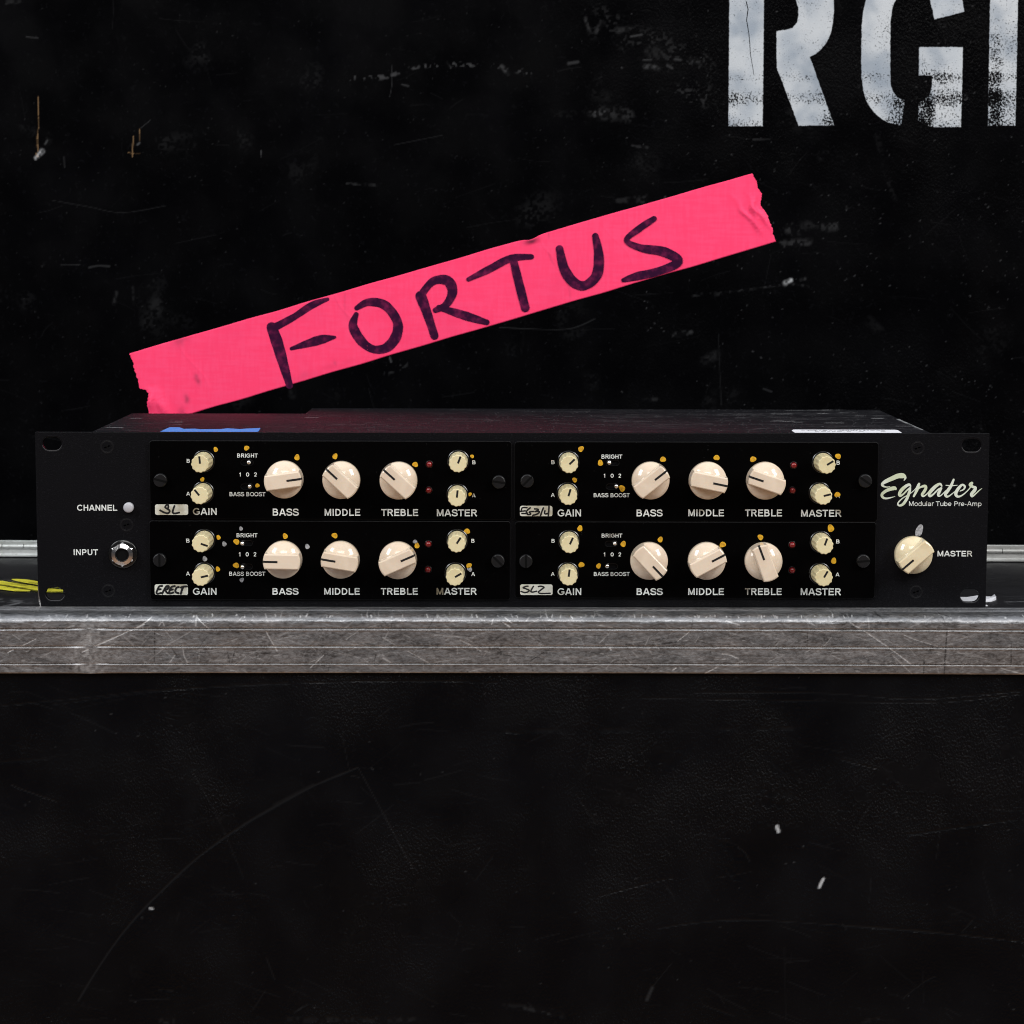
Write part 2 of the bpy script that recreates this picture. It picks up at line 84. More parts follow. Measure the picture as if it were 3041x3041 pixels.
"fmarks":[[[[-77.44,-78.16],[-99.84,-87.55],[-119.65,-98.29],[-139.52,-110.39],[-159.45,-125.22],[-179.48,-144.13],[-195.59,-161.74],[-209.12,-180.76],[-220.02,-198.48]],1.19,0.3,0],[[[-99.83,-86.88],[-119.65,-97.62]],1.85,0.2,0],[[[-77.44,-78.16],[-49.96,-129.83]],0.53,0.3,0],[[[-252.3,-87.04],[-244.49,-90.38],[-229.47,-95.72]],0.53,0.3,0],[[[-183.01,-150.62],[-181.69,-150.89]],1.06,1,0],[[[-113.94,-208.64],[-47.49,-208.18]],3.17,0.3,2],[[[-162.2,-79.59],[-160.56,-107.73]],9.26,0.07,0],[[[-177.71,-209.37],[-172.39,-209.37]],2.91,0.45,2],[[[-110.59,-204.95],[-104.58,-200.85]],1.06,0.4,2],[[[-256.75,-47.04],[-204.29,-41.66],[-178.07,-38.97],[-112.58,-34.91]],0.53,0.15,0],[[[-230.55,-46.34],[-164.97,-38.29],[-73.3,-34.2],[-7.82,-34.78]],0.53,0.12,0],[[[-70.87,-78.42],[-69.82,-79.22]],1.06,0.6,0],[[[-80.34,-132.56],[-79.02,-133.9]],3.97,0.15,2],[[[-191.26,-182.11],[-190.64,-184.83]],4.63,0.15,2],[[[-229.15,-189.62],[-228.91,-190.99]],0.79,0.4,0],[[[-178.82,-192.99],[-172.19,-193.67]],1.06,0.4,2],[[[-124.29,-176.61],[-120.4,-187.5]],0.79,0.2,0],[[[-160.24,-80.92],[-148.65,-102.34],[-135.8,-134.63]],0.53,0.15,0],[[[-30.84,-153.47],[-25.55,-159.56]],0.53,0.2,0],[[[-9.7,-123.72],[-18.27,-135.87]],0.66,0.15,0],[[[-257.33,-75.68],[-231.04,-73.65]],1.06,0.08,0],[[[133.58,-108.18],[134.42,-110.67]],1.98,1,1],[[[155.46,-139.32],[156.51,-136.96],[157.43,-135.16]],1.59,1,1],[[[68.68,-198.02],[71.36,-191.71]],1.85,0.7,0],[[[71.63,-191.0],[81.08,-179.1]],0.53,0.2,0],[[[6.18,-202.27],[11.65,-203.67],[21.9,-206.05]],1.85,0.6,2],[[[-3.37,-201.58],[17.11,-202.96],[25.31,-206.47]],3.17,0.25,2],[[[74.11,-160.96],[91.78,-158.16],[118.98,-156.46],[166.65,-159.21],[214.38,-162.93],[259.46,-167.78]],0.79,0.22,0],[[[167.32,-158.51],[169.12,-160.18],[169.14,-161.58]],0.79,0.4,0],[[[-3.59,-59.5],[77.33,-58.72],[144.78,-57.96]],2.12,0.14,2],[[[-3.59,-59.91],[5.85,-60.86]],1.32,0.3,2],[[[90.63,-39.56],[158.0,-40.17],[198.49,-42.85],[225.42,-41.45],[256.37,-38.68]],0.66,0.15,0],[[[63.72,-42.33],[158.07,-44.26],[212.0,-44.61],[256.4,-40.05]],0.53,0.12,0],[[[32.29,-91.73],[42.52,-106.89]],0.53,0.18,0],[[[113.77,-118.57],[117.88,-122.03],[120.25,-126.87]],0.79,0.25,0],[[[78.01,-138.7],[82.13,-144.53]],0.79,0.25,0],[[[165.28,-73.71],[182.93,-78.5]],0.79,0.2,0],[[[233.23,-152.47],[234.62,-153.86]],7.93,0.12,2],[[[228.0,-162.92],[233.32,-156.64]],0.79,0.22,0],[[[198.68,-197.22],[209.44,-188.8],[214.85,-185.99]],0.66,0.2,0],[[[77.85,-119.99],[81.96,-124.83]],0.66,0.25,2],[[[19.29,-47.85],[23.33,-48.52]],2.12,0.25,2],[[[134.44,-91.62],[139.85,-91.62]],3.97,0.15,2],[[[178.4,-209.87],[186.57,-207.76]],1.59,0.3,2],[[[44.08,-144.29],[72.56,-136.62],[83.4,-134.53]],0.53,0.1,0],[[[97.65,-200.8],[112.74,-206.4]],0.66,0.15,0],[[[138.22,-170.67],[139.42,-208.49]],0.79,0.08,0],[[[199.8,-112.26],[253.88,-104.6]],1.06,0.08,0]],
"yellow":[[[-285.1,100.2],[-279.8,101.0],[-270.8,91.8],[-256.2,79.0],[-240.1,65.8],[-239.5,61.4],[-248.5,61.3],[-253.9,66.4],[-261.0,73.0],[-268.8,81.6],[-278.7,89.5],[-283.8,94.0]],[[-281.9,84.8],[-276.7,79.6],[-269.2,72.9],[-261.9,67.1],[-257.0,62.7],[-257.0,60.8],[-264.8,60.8],[-274.5,68.4],[-279.5,72.8]],[[-275.3,104.6],[-271.3,105.3],[-266.0,103.8],[-259.7,97.6],[-243.5,79.2],[-242.6,73.9],[-250.0,75.4],[-257.3,85.1],[-265.7,92.6],[-271.1,98.8]]],
"paper":[[236.2,45.1],[240.7,45.7],[247.3,51.5],[250.8,47.3],[247.8,31.9],[242.3,27.7],[235.4,27.7]],
"scrap":[[247.8,31.9],[250.8,47.3],[253.0,45.3],[256.4,54.7],[255.6,47.4],[253.9,37.0],[252.8,35.0],[250.2,30.9]],
"bit":[243.9,15.2],
"cam":[7396.825170673759,-4.925038995440858,-1255.987365834171,184.30481262870205,0.10766176491933695,0.0037283320478456727,-0.0018590863744561458]}
# ------------------------------------------------------------------ camera
f_px, cx, cy, cz, pit, yaw, rol = D['cam']
fw = Vector((math.sin(yaw)*math.cos(pit), math.cos(yaw)*math.cos(pit), -math.sin(pit)))
rt = Vector((math.cos(yaw), -math.sin(yaw), 0)); up = rt.cross(fw)
r2 = rt*math.cos(rol)-up*math.sin(rol); u2 = up*math.cos(rol)+rt*math.sin(rol)
cam = bpy.data.objects.new('camera', bpy.data.cameras.new('camera')); COL.objects.link(cam)
cam.matrix_world = Matrix.Translation(Vector((cx, cy, cz))*S) @ Matrix((r2, u2, -fw)).transposed().to_4x4()
cam.data.sensor_width = 36; cam.data.sensor_fit = 'HORIZONTAL'; cam.data.lens = f_px/3041*36
cam.data.clip_start = .02; cam.data.clip_end = 50
cam.data.dof.use_dof = True; cam.data.dof.focus_distance = 1.262; cam.data.dof.aperture_fstop = 22
sc.camera = cam
# ------------------------------------------------------------------ light
sc.view_settings.view_transform = 'Standard'; sc.view_settings.look = 'None'
sc.cycles.filter_width = 1.05
sc.view_settings.exposure = 0; sc.view_settings.gamma = 1; sc.view_settings.use_curve_mapping = False
world = bpy.data.worlds.new('World'); sc.world = world; world.use_nodes = True
wn = world.node_tree; bgn = wn.nodes['Background']
tcw = wn.nodes.new('ShaderNodeTexCoord'); sepw = wn.nodes.new('ShaderNodeSeparateXYZ')
wn.links.new(tcw.outputs['Generated'], sepw.inputs[0])
rw = wn.nodes.new('ShaderNodeValToRGB'); mrw = wn.nodes.new('ShaderNodeMapRange')
mrw.inputs[1].default_value = -1; mrw.inputs[2].default_value = 1
wn.links.new(sepw.outputs[2], mrw.inputs[0]); wn.links.new(mrw.outputs[0], rw.inputs[0])
e = rw.color_ramp.elements
e[0].position = .0; e[0].color = (.52, .31, .18, 1)
e[1].position = 1.0; e[1].color = (1.0, 1.03, 1.1, 1)
for pos, c in ((.30, (.27, .17, .115, 1)), (.42, (.080, .066, .060, 1)), (.49, (.058, .053, .053, 1)), (.53, (.036, .037, .042, 1)), (.78, (.05, .052, .06, 1)), (.86, (.28, .29, .31, 1)), (.93, (.8, .83, .88, 1))):
    q = rw.color_ramp.elements.new(pos); q.color = c
wn.links.new(rw.outputs[0], bgn.inputs[0]); bgn.inputs[1].default_value = 1.0
def softbox(name, loc, aim, sx, sy, watts, color):
    l = bpy.data.lights.new(name, 'AREA'); l.shape = 'RECTANGLE'; l.size = sx; l.size_y = sy; l.energy = watts; l.color = color
    o = bpy.data.objects.new(name, l); COL.objects.link(o); o.location = loc
    o.rotation_euler = (Vector(aim)-Vector(loc)).to_track_quat('-Z', 'Y').to_euler()
softbox('softbox_right', (1.68, -1.12, 1.36), (0, .05, .1), .60, 1.10, 42, (1, .985, .96))
softbox('softbox_left', (-1.68, -1.12, 1.40), (0, .05, .1), .60, 1.10, 36, (.97, .985, 1))
softbox('added_front_fill', (0, -2.6, 1.85), (0, .05, .1), 1.7, .8, 34, (1, .99, .98))  # added fill with no known source, evens out knob domes and bars
# ------------------------------------------------------------------ helpers
def link(o, parent=None):
    COL.objects.link(o)
    if parent: o.parent = parent
    return o
def tag(o, label=None, cat=None, group=None, kind=None):
    for k, v in (('label', label), ('category', cat), ('group', group), ('kind', kind)):
        if v: o[k] = v
    return o
def empty(name, loc=(0, 0, 0), rz=0):
    o = bpy.data.objects.new(name, None); o.empty_display_size = .05
    o.location = Vector(loc)*S; o.rotation_euler.z = rz
    return link(o)
class MB:
    """collects faces in millimetres; (u right, v up, n towards the viewer) for face-on shapes"""
    def __init__(s): s.v = []; s.f = []; s.m = []; s.sm = []
    def add(s, verts, faces, mat=0, smooth=False):
        b = len(s.v); s.v += [tuple(p) for p in verts]
        for f in faces: s.f.append([b+i for i in f]); s.m.append(mat); s.sm.append(smooth)
    def uvn(s, verts, faces, mat=0, smooth=False):
        s.add([(u, -n, v) for u, v, n in verts], faces, mat, smooth)
    def lathe(s, prof, seg=48, mat=0, smooth=True, c=(0, 0), flute=None, cap=True, a0=0):
        vs = []; fs = []
        for r, n in prof:
            for k in range(seg):
                a = a0+2*math.pi*k/seg; rr = r
                if flute: rr = r*(1+flute(a, n))
                vs.append((c[0]+rr*math.cos(a), c[1]+rr*math.sin(a), n))
        for i in range(len(prof)-1):
            for k in range(seg):
                k2 = (k+1) % seg
                fs.append([i*seg+k, i*seg+k2, (i+1)*seg+k2, (i+1)*seg+k])
        s.uvn(vs, fs, mat, smooth)
        if cap:
            b = (len(prof)-1)*seg
            s.uvn(vs[b:], [list(range(seg))], mat, False)
    def prism(s, poly, n0, n1, bev=0, mat=0, smooth=False, side_mat=None):
        k = len(poly); sm = mat if side_mat is None else side_mat
        rings = [(poly, n0)]
        if bev:
            ins = inset(poly, bev); rings += [(poly, n1-bev), (inset(poly, bev*.3), n1-bev*.3), (ins, n1)]
        else: rings += [(poly, n1)]
        vs = [(x, y, n) for pl, n in rings for x, y in pl]; fs = []
        for i in range(len(rings)-1):
            for j in range(k):
                j2 = (j+1) % k; fs.append([i*k+j, i*k+j2, (i+1)*k+j2, (i+1)*k+j])
        s.uvn(vs, fs, sm, smooth)
        b = (len(rings)-1)*k
        s.uvn(vs[b:], [list(range(k))], mat, False)
    def ribbon(s, pts, n, mat=0, caps=True, rise=.015, flat=False):
        """pts: (u, v, width); a brush stroke lying on the surface"""
        p = [Vector((a[0], a[1])) for a in pts]; w = [a[2]/2 for a in pts]; N = len(p)
        L = []; R = []
        for i in range(N):
            d = (p[min(i+1, N-1)]-p[max(i-1, 0)])
            if d.length < 1e-9: d = Vector((1, 0))
            d.normalize(); q = Vector((-d.y, d.x)); L.append(p[i]+q*w[i]); R.append(p[i]-q*w[i])
        nn = [n+rise*i/max(1, N-1) for i in range(N)]
        vs = []; fs = []
        for i in range(N): vs += [(R[i].x, R[i].y, nn[i]), (L[i].x, L[i].y, nn[i])]
        for i in range(N-1): fs.append([2*i, 2*i+2, 2*i+3, 2*i+1])
        if caps:
            for i, sg in ((0, 1), (N-1, -1)):
                a0 = math.atan2((L[i]-p[i]).y, (L[i]-p[i]).x)
                arc = [(p[i].x+w[i]*math.cos(a0+sg*math.pi*k/8), p[i].y+w[i]*math.sin(a0+sg*math.pi*k/8), nn[i]) for k in range(9)]
                b = len(vs); vs += arc; fs.append(list(range(b, b+9))[::sg])
        s.uvn(vs, fs, mat, False)
    def build(s, name, mats, parent=None, loc=(0, 0, 0), rot=0):
        me = bpy.data.meshes.new(name)
        me.from_pydata([(x*S, y*S, z*S) for x, y, z in s.v], [], s.f)
        for m in (mats if isinstance(mats, (list, tuple)) else [mats]): me.materials.append(m)
        me.polygons.foreach_set('material_index', s.m); me.polygons.foreach_set('use_smooth', s.sm)
        me.update()
        o = bpy.data.objects.new(name, me); o.location = Vector(loc)*S; o.rotation_euler.y = rot
        return link(o, parent)
def inset(poly, d):
    k = len(poly); out = []
    for i in range(k):
        a, b, c = Vector(poly[i-1]), Vector(poly[i]), Vector(poly[(i+1) % k])
        e1 = (b-a); e2 = (c-b)
        if e1.length < 1e-9 or e2.length < 1e-9: out.append(tuple(b)); continue
        e1.normalize(); e2.normalize()
        n = Vector((-e1.y-e2.y, e1.x+e2.x))
        if n.length < 1e-6: out.append(tuple(b)); continue
        n.normalize(); cs = max(.35, n.dot(Vector((-e1.y, e1.x))))
        q = b+n*(d/cs); out.append((q.x, q.y))
    return out
def rrect(x0, y0, x1, y1, r, seg=6):
    o = []
    for cx_, cy_, a in ((x1-r, y0+r, -90), (x1-r, y1-r, 0), (x0+r, y1-r, 90), (x0+r, y0+r, 180)):
        for k in range(seg+1):
            t = math.radians(a+90*k/seg); o.append((cx_+r*math.cos(t), cy_+r*math.sin(t)))
    return o
def circ(x, y, r, seg=32): return [(x+r*math.cos(2*math.pi*k/seg), y+r*math.sin(2*math.pi*k/seg)) for k in range(seg)]
def stadium(x, y, w, h, seg=10):
    return rrect(x-w/2, y-h/2, x+w/2, y+h/2, h/2*.999, seg)
def smooth_path(pts, sub=8):
    out = []; N = len(pts)
    for i in range(N-1):
        p0 = pts[max(i-1, 0)]; p1 = pts[i]; p2 = pts[i+1]; p3 = pts[min(i+2, N-1)]
        for k in range(sub):
            t = k/sub
            out.append(tuple(.5*(2*b+(c-a)*t+(2*a-5*b+4*c-d)*t*t+(3*b-a-3*c+d)*t**3) for a, b, c, d in zip(p0, p1, p2, p3)))
    out.append(tuple(pts[-1])); return out
def plate(name, outer, holes, n0, n1, bev, mats, parent=None, loc=(0, 0, 0)):
    """flat plate with openings, standing face-on"""
    cu = bpy.data.curves.new(name, 'CURVE'); cu.dimensions = '2D'; cu.fill_mode = 'BOTH'
    for pl in [outer]+holes:
        sp = cu.splines.new('POLY'); sp.points.add(len(pl)-1); sp.use_cyclic_u = True
        for q, (x, y) in zip(sp.points, pl): q.co = (x*S, y*S, 0, 1)
    cu.extrude = ((n1-n0)/2-bev)*S; cu.bevel_depth = bev*S; cu.bevel_resolution = 1; cu.offset = -bev*S
    t = bpy.data.objects.new('t', cu); COL.objects.link(t)
    dg = bpy.context.evaluated_depsgraph_get(); dg.update()
    me = bpy.data.meshes.new_from_object(t.evaluated_get(dg)); me.name = name
    bpy.data.objects.remove(t); bpy.data.curves.remove(cu)
    mid = (n0+n1)/2*S
    me.transform(Matrix(((1, 0, 0, 0), (0, 0, -1, -mid), (0, 1, 0, 0), (0, 0, 0, 1))))
    me.materials.clear()
    for m in (mats if isinstance(mats, (list, tuple)) else [mats]): me.materials.append(m)
    for p in me.polygons: p.use_smooth = False
    o = bpy.data.objects.new(name, me); o.location = Vector(loc)*S
    return link(o, parent)
# ------------------------------------------------------------------ materials
def mat(name, base, rough=.5, metal=0, spec=.5, **kw):
    m = bpy.data.materials.new(name); m.use_nodes = True
    b = m.node_tree.nodes['Principled BSDF']
    b.inputs['Base Color'].default_value = (*base, 1); b.inputs['Roughness'].default_value = rough
    b.inputs['Metallic'].default_value = metal; b.inputs['Specular IOR Level'].default_value = spec
    for k, v in kw.items(): b.inputs[k].default_value = v
    return m
class NT:
    def __init__(s, m): s.t = m.node_tree; s.b = s.t.nodes['Principled BSDF']; s.tc = s.new('TexCoord').outputs['Object']
    def new(s, k): return s.t.nodes.new('ShaderNode'+k)
    def inp(s, sock, v):
        if isinstance(v, (int, float)): sock.default_value = v
        elif isinstance(v, tuple): sock.default_value = (*v, 1) if len(v) == 3 and sock.type == 'RGBA' else v
        else: s.t.links.new(v, sock)
    def mapping(s, scale=(1, 1, 1), rot=(0, 0, 0), loc=(0, 0, 0), vec=None):
        n = s.new('Mapping'); s.inp(n.inputs[0], vec or s.tc); n.inputs['Scale'].default_value = scale; n.inputs['Rotation'].default_value = rot; n.inputs['Location'].default_value = loc
        return n.outputs[0]
    def noise(s, scale, detail=3, rough=.5, vec=None):
        n = s.new('TexNoise'); s.inp(n.inputs['Vector'], vec or s.tc); n.inputs['Scale'].default_value = scale
        n.inputs['Detail'].default_value = detail; n.inputs['Roughness'].default_value = rough
        return n.outputs[0]
    def voro(s, scale, vec=None, feature='F1'):
        n = s.new('TexVoronoi'); s.inp(n.inputs['Vector'], vec or s.tc); n.inputs['Scale'].default_value = scale; n.feature = feature
        return n.outputs['Distance']
    def ramp(s, v, a, b, lo=0., hi=1.):
        n = s.new('MapRange'); n.interpolation_type = 'SMOOTHSTEP'
        for i, q in enumerate((v, a, b, lo, hi)): s.inp(n.inputs[i], q)
        return n.outputs[0]
    def math(s, op, a, b=0.):
        n = s.new('Math'); n.operation = op; s.inp(n.inputs[0], a); s.inp(n.inputs[1], b); return n.outputs[0]
    def mix(s, fac, a, b):
        n = s.new('Mix'); n.data_type = 'RGBA'; s.inp(n.inputs[0], fac); s.inp(n.inputs[6], a); s.inp(n.inputs[7], b); return n.outputs[2]
    def attr(s, name):
        n = s.new('Attribute'); n.attribute_name = name
        q = s.new('SeparateColor'); s.t.links.new(n.outputs['Color'], q.inputs[0]); return q.outputs
    def bump(s, h, dist, strength=1.):
        n = s.new('Bump'); n.inputs['Distance'].default_value = dist; n.inputs['Strength'].default_value = strength
        s.inp(n.inputs['Height'], h); s.t.links.new(n.outputs[0], s.b.inputs['Normal']); return n
    def set(s, name, v): s.inp(s.b.inputs[name], v)

def laminate(name, base, rough, spec, grain, dist, patchy):
    """black textured case laminate; wear layers come with the mesh: R grey scuffs, G bare wood, B worn-smooth patches"""
    m = mat(name, base, rough, 0, spec); n = NT(m); A = n.attr('wear')
    big = n.noise(14, 4, .6)
    b2 = tuple(c*1.5+.0003 for c in base)
    c = n.mix(n.ramp(big, .4, .72), base, b2)
    c = n.mix(n.math('MULTIPLY', n.ramp(n.noise(420, 2), .60, .74), .012), c, (.10, .105, .12))
    c = n.mix(A[0], c, (.44, .45, .47)); c = n.mix(A[1], c, (.36, .22, .11)); n.set('Base Color', c)
    v = n.voro(grain, n.mapping((1, 1, .75), (0, .5, 0)), 'SMOOTH_F1')
    h = n.math('ADD', n.math('MULTIPLY', v, 1.), n.math('MULTIPLY', n.noise(grain*2.3, 2), .5))
    smooth = n.math('SUBTRACT', 1., n.math('MULTIPLY', A[2], .96))
    amp = n.math('MULTIPLY', smooth, n.ramp(n.noise(patchy, 3, .55), .35, .62, .25, 1.))
    n.bump(n.math('MULTIPLY', h, amp), dist)
    n.set('Roughness', n.ramp(n.noise(30, 4), .3, .7, rough-.06, rough+.1))
    return m
M = {}
M['wall'] = laminate('black_laminate_upright', (.0005, .0005, .0008), .31, .055, 950, .00024, 9)
M['front'] = laminate('black_laminate_front', (.0010, .0012, .0019), .30, .15, 1000, .00044, 11)
M['top'] = laminate('black_laminate_top', (.006, .006, .0075), .5, .3, 900, .0001, 16)
m = M['paint'] = mat('black_textured_paint', (.003, .003, .004), .42, 0, .12); n = NT(m)
n.bump(n.noise(1500, 2), .00012); n.set('Base Color', n.mix(n.ramp(n.noise(900, 3), .55, .75), (.0026, .0026, .0036), (.008, .008, .010)))
m = M['chassis'] = mat('black_powder_coat', (.005, .005, .007), .6, 0, .15); n = NT(m); A = n.attr('wear')
n.bump(n.noise(900, 3), .00006)
str_ = n.noise(60, 4, .6, n.mapping((.25, 2.2, 1)))
c = n.mix(n.math('MULTIPLY', n.ramp(str_, .52, .75), .07), (.005, .005, .007), (.18, .18, .20))
c = n.mix(n.math('MULTIPLY', n.ramp(n.noise(700, 2), .68, .74), .5), c, (.3, .3, .31))
n.set('Base Color', n.mix(A[0], c, (.55, .56, .58))); n.set('Roughness', n.ramp(str_, .3, .7, .54, .64))
m = M['module'] = mat('smooth_black_anodised', (.0006, .0005, .0006), .36, 0, .03); n = NT(m)
n.set('Base Color', n.mix(n.ramp(n.noise(1300, 1), .73, .78), (.0008, .0007, .0008), (.03, .03, .03)))
def plastic(name, base, rough, dark):
    m = mat(name, base, rough, 0, .5, **{'Subsurface Weight': .12, 'Subsurface Scale': .0015}); n = NT(m)
    n.b.inputs['Subsurface Radius'].default_value = (1, .6, .35)
    oi = n.new('ObjectInfo').outputs['Random']
    gr = n.math('ADD', n.noise(160, 4), n.math('MULTIPLY', n.math('SUBTRACT', oi, .5), .45))
    n.set('Base Color', n.mix(n.ramp(gr, .35, .8), base, dark)); n.set('Roughness', n.ramp(n.noise(300, 3), .3, .7, rough-.04, rough+.08))
    return m
M['cream'] = plastic('cream_plastic', (.715, .595, .47), .08, (.66, .54, .42))
M['ivory'] = plastic('ivory_plastic', (.70, .60, .41), .10, (.62, .50, .31))
M['bone'] = plastic('yellowed_plastic', (.69, .61, .38), .3, (.61, .53, .31))
M['ink'] = mat('black_ink', (.004, .004, .005), .45)
M['gloss'] = mat('gloss_black', (.004, .004, .004), .22)
M['edge'] = mat('painted_edge_light', (.0045, .0045, .005), .42, 0, .13)  # lighter than the plate face, paints in the light on its bevels
M['worn'] = mat('painted_rim_highlight', (.07, .07, .075), .4)  # lighter grey, paints the light caught by the lower slot rims
M['void'] = mat('dark_opening', (.002, .002, .002), .8, 0, .1)
def printed(name, white, worn, lo, hi, sc_):
    m = mat(name, white, .6, 0, .3); n = NT(m)
    n.set('Base Color', n.mix(n.ramp(n.noise(sc_, 2, .5), lo, hi), white, worn)); return m
M['print'] = printed('white_screen_print', (.66, .68, .66), (.20, .165, .11), .56, .72, 70)
M['logo'] = printed('pale_logo_print', (.58, .62, .54), (.50, .55, .40), .45, .6, 90)
M['dot'] = printed('yellow_paint', (.60, .33, .012), (.40, .20, .01), .4, .7, 700)
M['greydot'] = printed('grey_paint', (.34, .34, .36), (.16, .16, .17), .4, .7, 900)
m = M['tag'] = mat('brushed_label_foil', (.6, .6, .5), .45, .08, .5); n = NT(m)
n.set('Base Color', n.mix(n.ramp(n.noise(110, 3), .45, .68), (.70, .70, .62), (.48, .44, .33))); n.set('Roughness', n.ramp(n.noise(400, 3, .5, n.mapping((.1, 1, 1))), .3, .7, .35, .55))
M['chrome'] = mat('bright_nickel', (.78, .76, .74), .16, 1)
M['blackmetal'] = mat('blackened_steel', (.009, .009, .010), .36, .2, .4)
M['screw'] = mat('black_oxide_screw', (.005, .005, .006), .36, 0, .2)
M['led'] = mat('red_lens', (.16, .004, .006), .12, 0, .6)
M['button'] = mat('grey_plastic', (.42, .42, .45), .35)
m = M['pink'] = mat('fluorescent_pink_cloth', (.97, .055, .16), .62, 0, .25); n = NT(m)
wv = n.math('ADD', n.noise(700, 2, .5, n.mapping((.12, 1, 1), (0, .283, 0))), n.noise(700, 2, .5, n.mapping((1, 1, .12), (0, .283, 0))))
n.bump(n.math('ADD', n.math('MULTIPLY', wv, .35), n.noise(90, 3)), .00009)
c = n.mix(n.ramp(wv, .8, 1.25), (.97, .046, .150), (.97, .058, .172)); c = n.mix(n.math('MULTIPLY', n.ramp(n.noise(28, 4, .6), .45, .75), .28), c, (.80, .04, .14))
A = n.attr('wear'); c = n.mix(A[0], c, (.12, .02, .05)); n.set('Base Color', c)
m = M['marker'] = mat('purple_black_marker', (.05, .006, .03), .6, 0, .08); n = NT(m)
st = n.noise(170, 4, .6)
n.set('Base Color', n.mix(n.ramp(st, .42, .8), (.026, .002, .022), (.17, .010, .06)))
m = M['stencil'] = mat('worn_white_spray_paint', (.6, .64, .68), .55, 0, .3); n = NT(m)
sepz = n.new('SeparateXYZ'); n.t.links.new(n.tc, sepz.inputs[0]); zc = sepz.outputs[2]
def band(z0, z1, amt):
    h = (z1-z0)/2; c_ = (z1+z0)/2
    d = n.math('ABSOLUTE', n.math('SUBTRACT', zc, c_*S)); return n.ramp(d, h*.15*S, h*1.4*S, amt, 0.)
fine = n.math('ADD', n.math('MULTIPLY', n.noise(950, 2, .6), .75), n.math('MULTIPLY', n.noise(45, 4, .6), .42))
w_ = n.math('ADD', band(263.5, 274, .14), band(277, 284, .10))
w_ = n.math('ADD', w_, n.ramp(zc, 250*S, 262*S, .06, 0.))
w_ = n.math('ADD', w_, n.ramp(sepz.outputs[0], 170*S, 330*S, 0., .055))
w_ = n.math('ADD', w_, n.math('MULTIPLY', n.ramp(n.noise(22, 2), .5, .8), .10))
def blob(x_, z_, rx, rz, amt):
    a_ = n.math('MULTIPLY', n.math('SUBTRACT', sepz.outputs[0], x_*S), 1/(rx*S)); b_ = n.math('MULTIPLY', n.math('SUBTRACT', zc, z_*S), 1/(rz*S))
    return n.ramp(n.math('ADD', n.math('MULTIPLY', a_, a_), n.math('MULTIPLY', b_, b_)), .1, 1.2, amt, 0.)
for bl_ in ((223, 257, 11, 12, .17), (238, 259, 7, 12, .20), (278, 275, 5, 40, .11), (284, 257, 14, 9, .10), (186, 258, 13, 7, .08), (136, 252, 16, 5, .04), (172, 297, 9, 10, .05)): w_ = n.math('ADD', w_, blob(*bl_))
hole = n.ramp(n.math('ADD', fine, w_), .665, .85)
tint = n.ramp(n.noise(30, 3, .55), .40, .66)
streak = n.ramp(n.noise(30, 3, .5, n.mapping((1.6, 1, .35))), .4, .7)
c = n.mix(n.math('MULTIPLY', tint, .8), (.47, .50, .53), (.19, .235, .295)); c = n.mix(n.math('MULTIPLY', streak, .35), c, (.32, .37, .43))
A = n.attr('wear'); edge = n.math('MAXIMUM', hole, n.math('SUBTRACT', 1., n.ramp(n.math('ADD', A[0], n.math('MULTIPLY', n.noise(500, 2), .5)), .45, .8)))
n.set('Base Color', n.mix(edge, c, (.0007, .0007, .001))); n.set('Specular IOR Level', n.ramp(edge, 0., 1., .25, .04)); n.bump(fine, .0001)
def alu(name, lo, hi, scale):
    m = mat(name, hi, .35, 1); n = NT(m); A = n.attr('wear')
    g1 = n.noise(scale*1.6, 6, .7, n.mapping((.5, 1, 1.8))); g2 = n.noise(scale*11, 4, .65, n.mapping((.6, 1, 1.3), (0, .4, 0))); g3 = n.noise(12, 3, .5)
    c = n.mix(n.ramp(g1, .35, .68), lo, hi)
    c = n.mix(n.math('MULTIPLY', n.ramp(g2, .5, .72), .30), c, (.20, .18, .17))
    g4 = n.noise(26, 5, .62, n.mapping((.22, 1, 1.6))); c = n.mix(n.math('MULTIPLY', n.ramp(g4, .48, .70), .45), c, (.24, .215, .205))
    c = n.mix(n.math('MULTIPLY', n.ramp(g3, .5, .7), .45), c, (.30, .28, .275))
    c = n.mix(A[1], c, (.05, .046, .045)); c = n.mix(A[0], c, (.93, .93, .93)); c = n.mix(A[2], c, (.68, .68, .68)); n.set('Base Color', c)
    r = n.ramp(g2, .3, .7, .38, .56); r = n.math('ADD', r, n.math('MULTIPLY', A[0], .22)); n.set('Roughness', r)
    h = n.math('ADD', n.math('MULTIPLY', g2, .5), n.math('MULTIPLY', A[0], -.6))
    h = n.math('ADD', h, n.noise(300, 5, .7, n.mapping((.6, 1, 1)))); h = n.math('MULTIPLY', h, n.math('SUBTRACT', 1., A[2])); n.bump(h, .00014)
    return m
M['alu'] = alu('scuffed_aluminium', (.215, .22, .23), (.39, .395, .41), 60)
M['hinge'] = alu('dull_hinge_metal', (.50, .53, .51), (.72, .74, .73), 40); M['hinge'].node_tree.nodes['Principled BSDF'].inputs['Metallic'].default_value = .55
m = M['blue'] = mat('blue_paper_tape', (.10, .27, .74), .7, 0, .2); n = NT(m); n.bump(n.noise(500, 4), .0001)
n.set('Base Color', n.mix(n.ramp(n.noise(200, 3), .4, .7), (.075, .20, .58), (.09, .25, .66)))
M['paper'] = mat('white_paper', (.74, .75, .80), .6)
m = M['yellow'] = mat('yellow_strap_fabric', (.70, .66, .05), .6, 0, .3); n = NT(m)
n.set('Base Color', n.mix(n.ramp(n.noise(220, 4, .6, n.mapping((.4, .4, 1))), .5, .7), (.72, .67, .05), (.42, .37, .02))); n.bump(n.noise(250, 3), .0004)
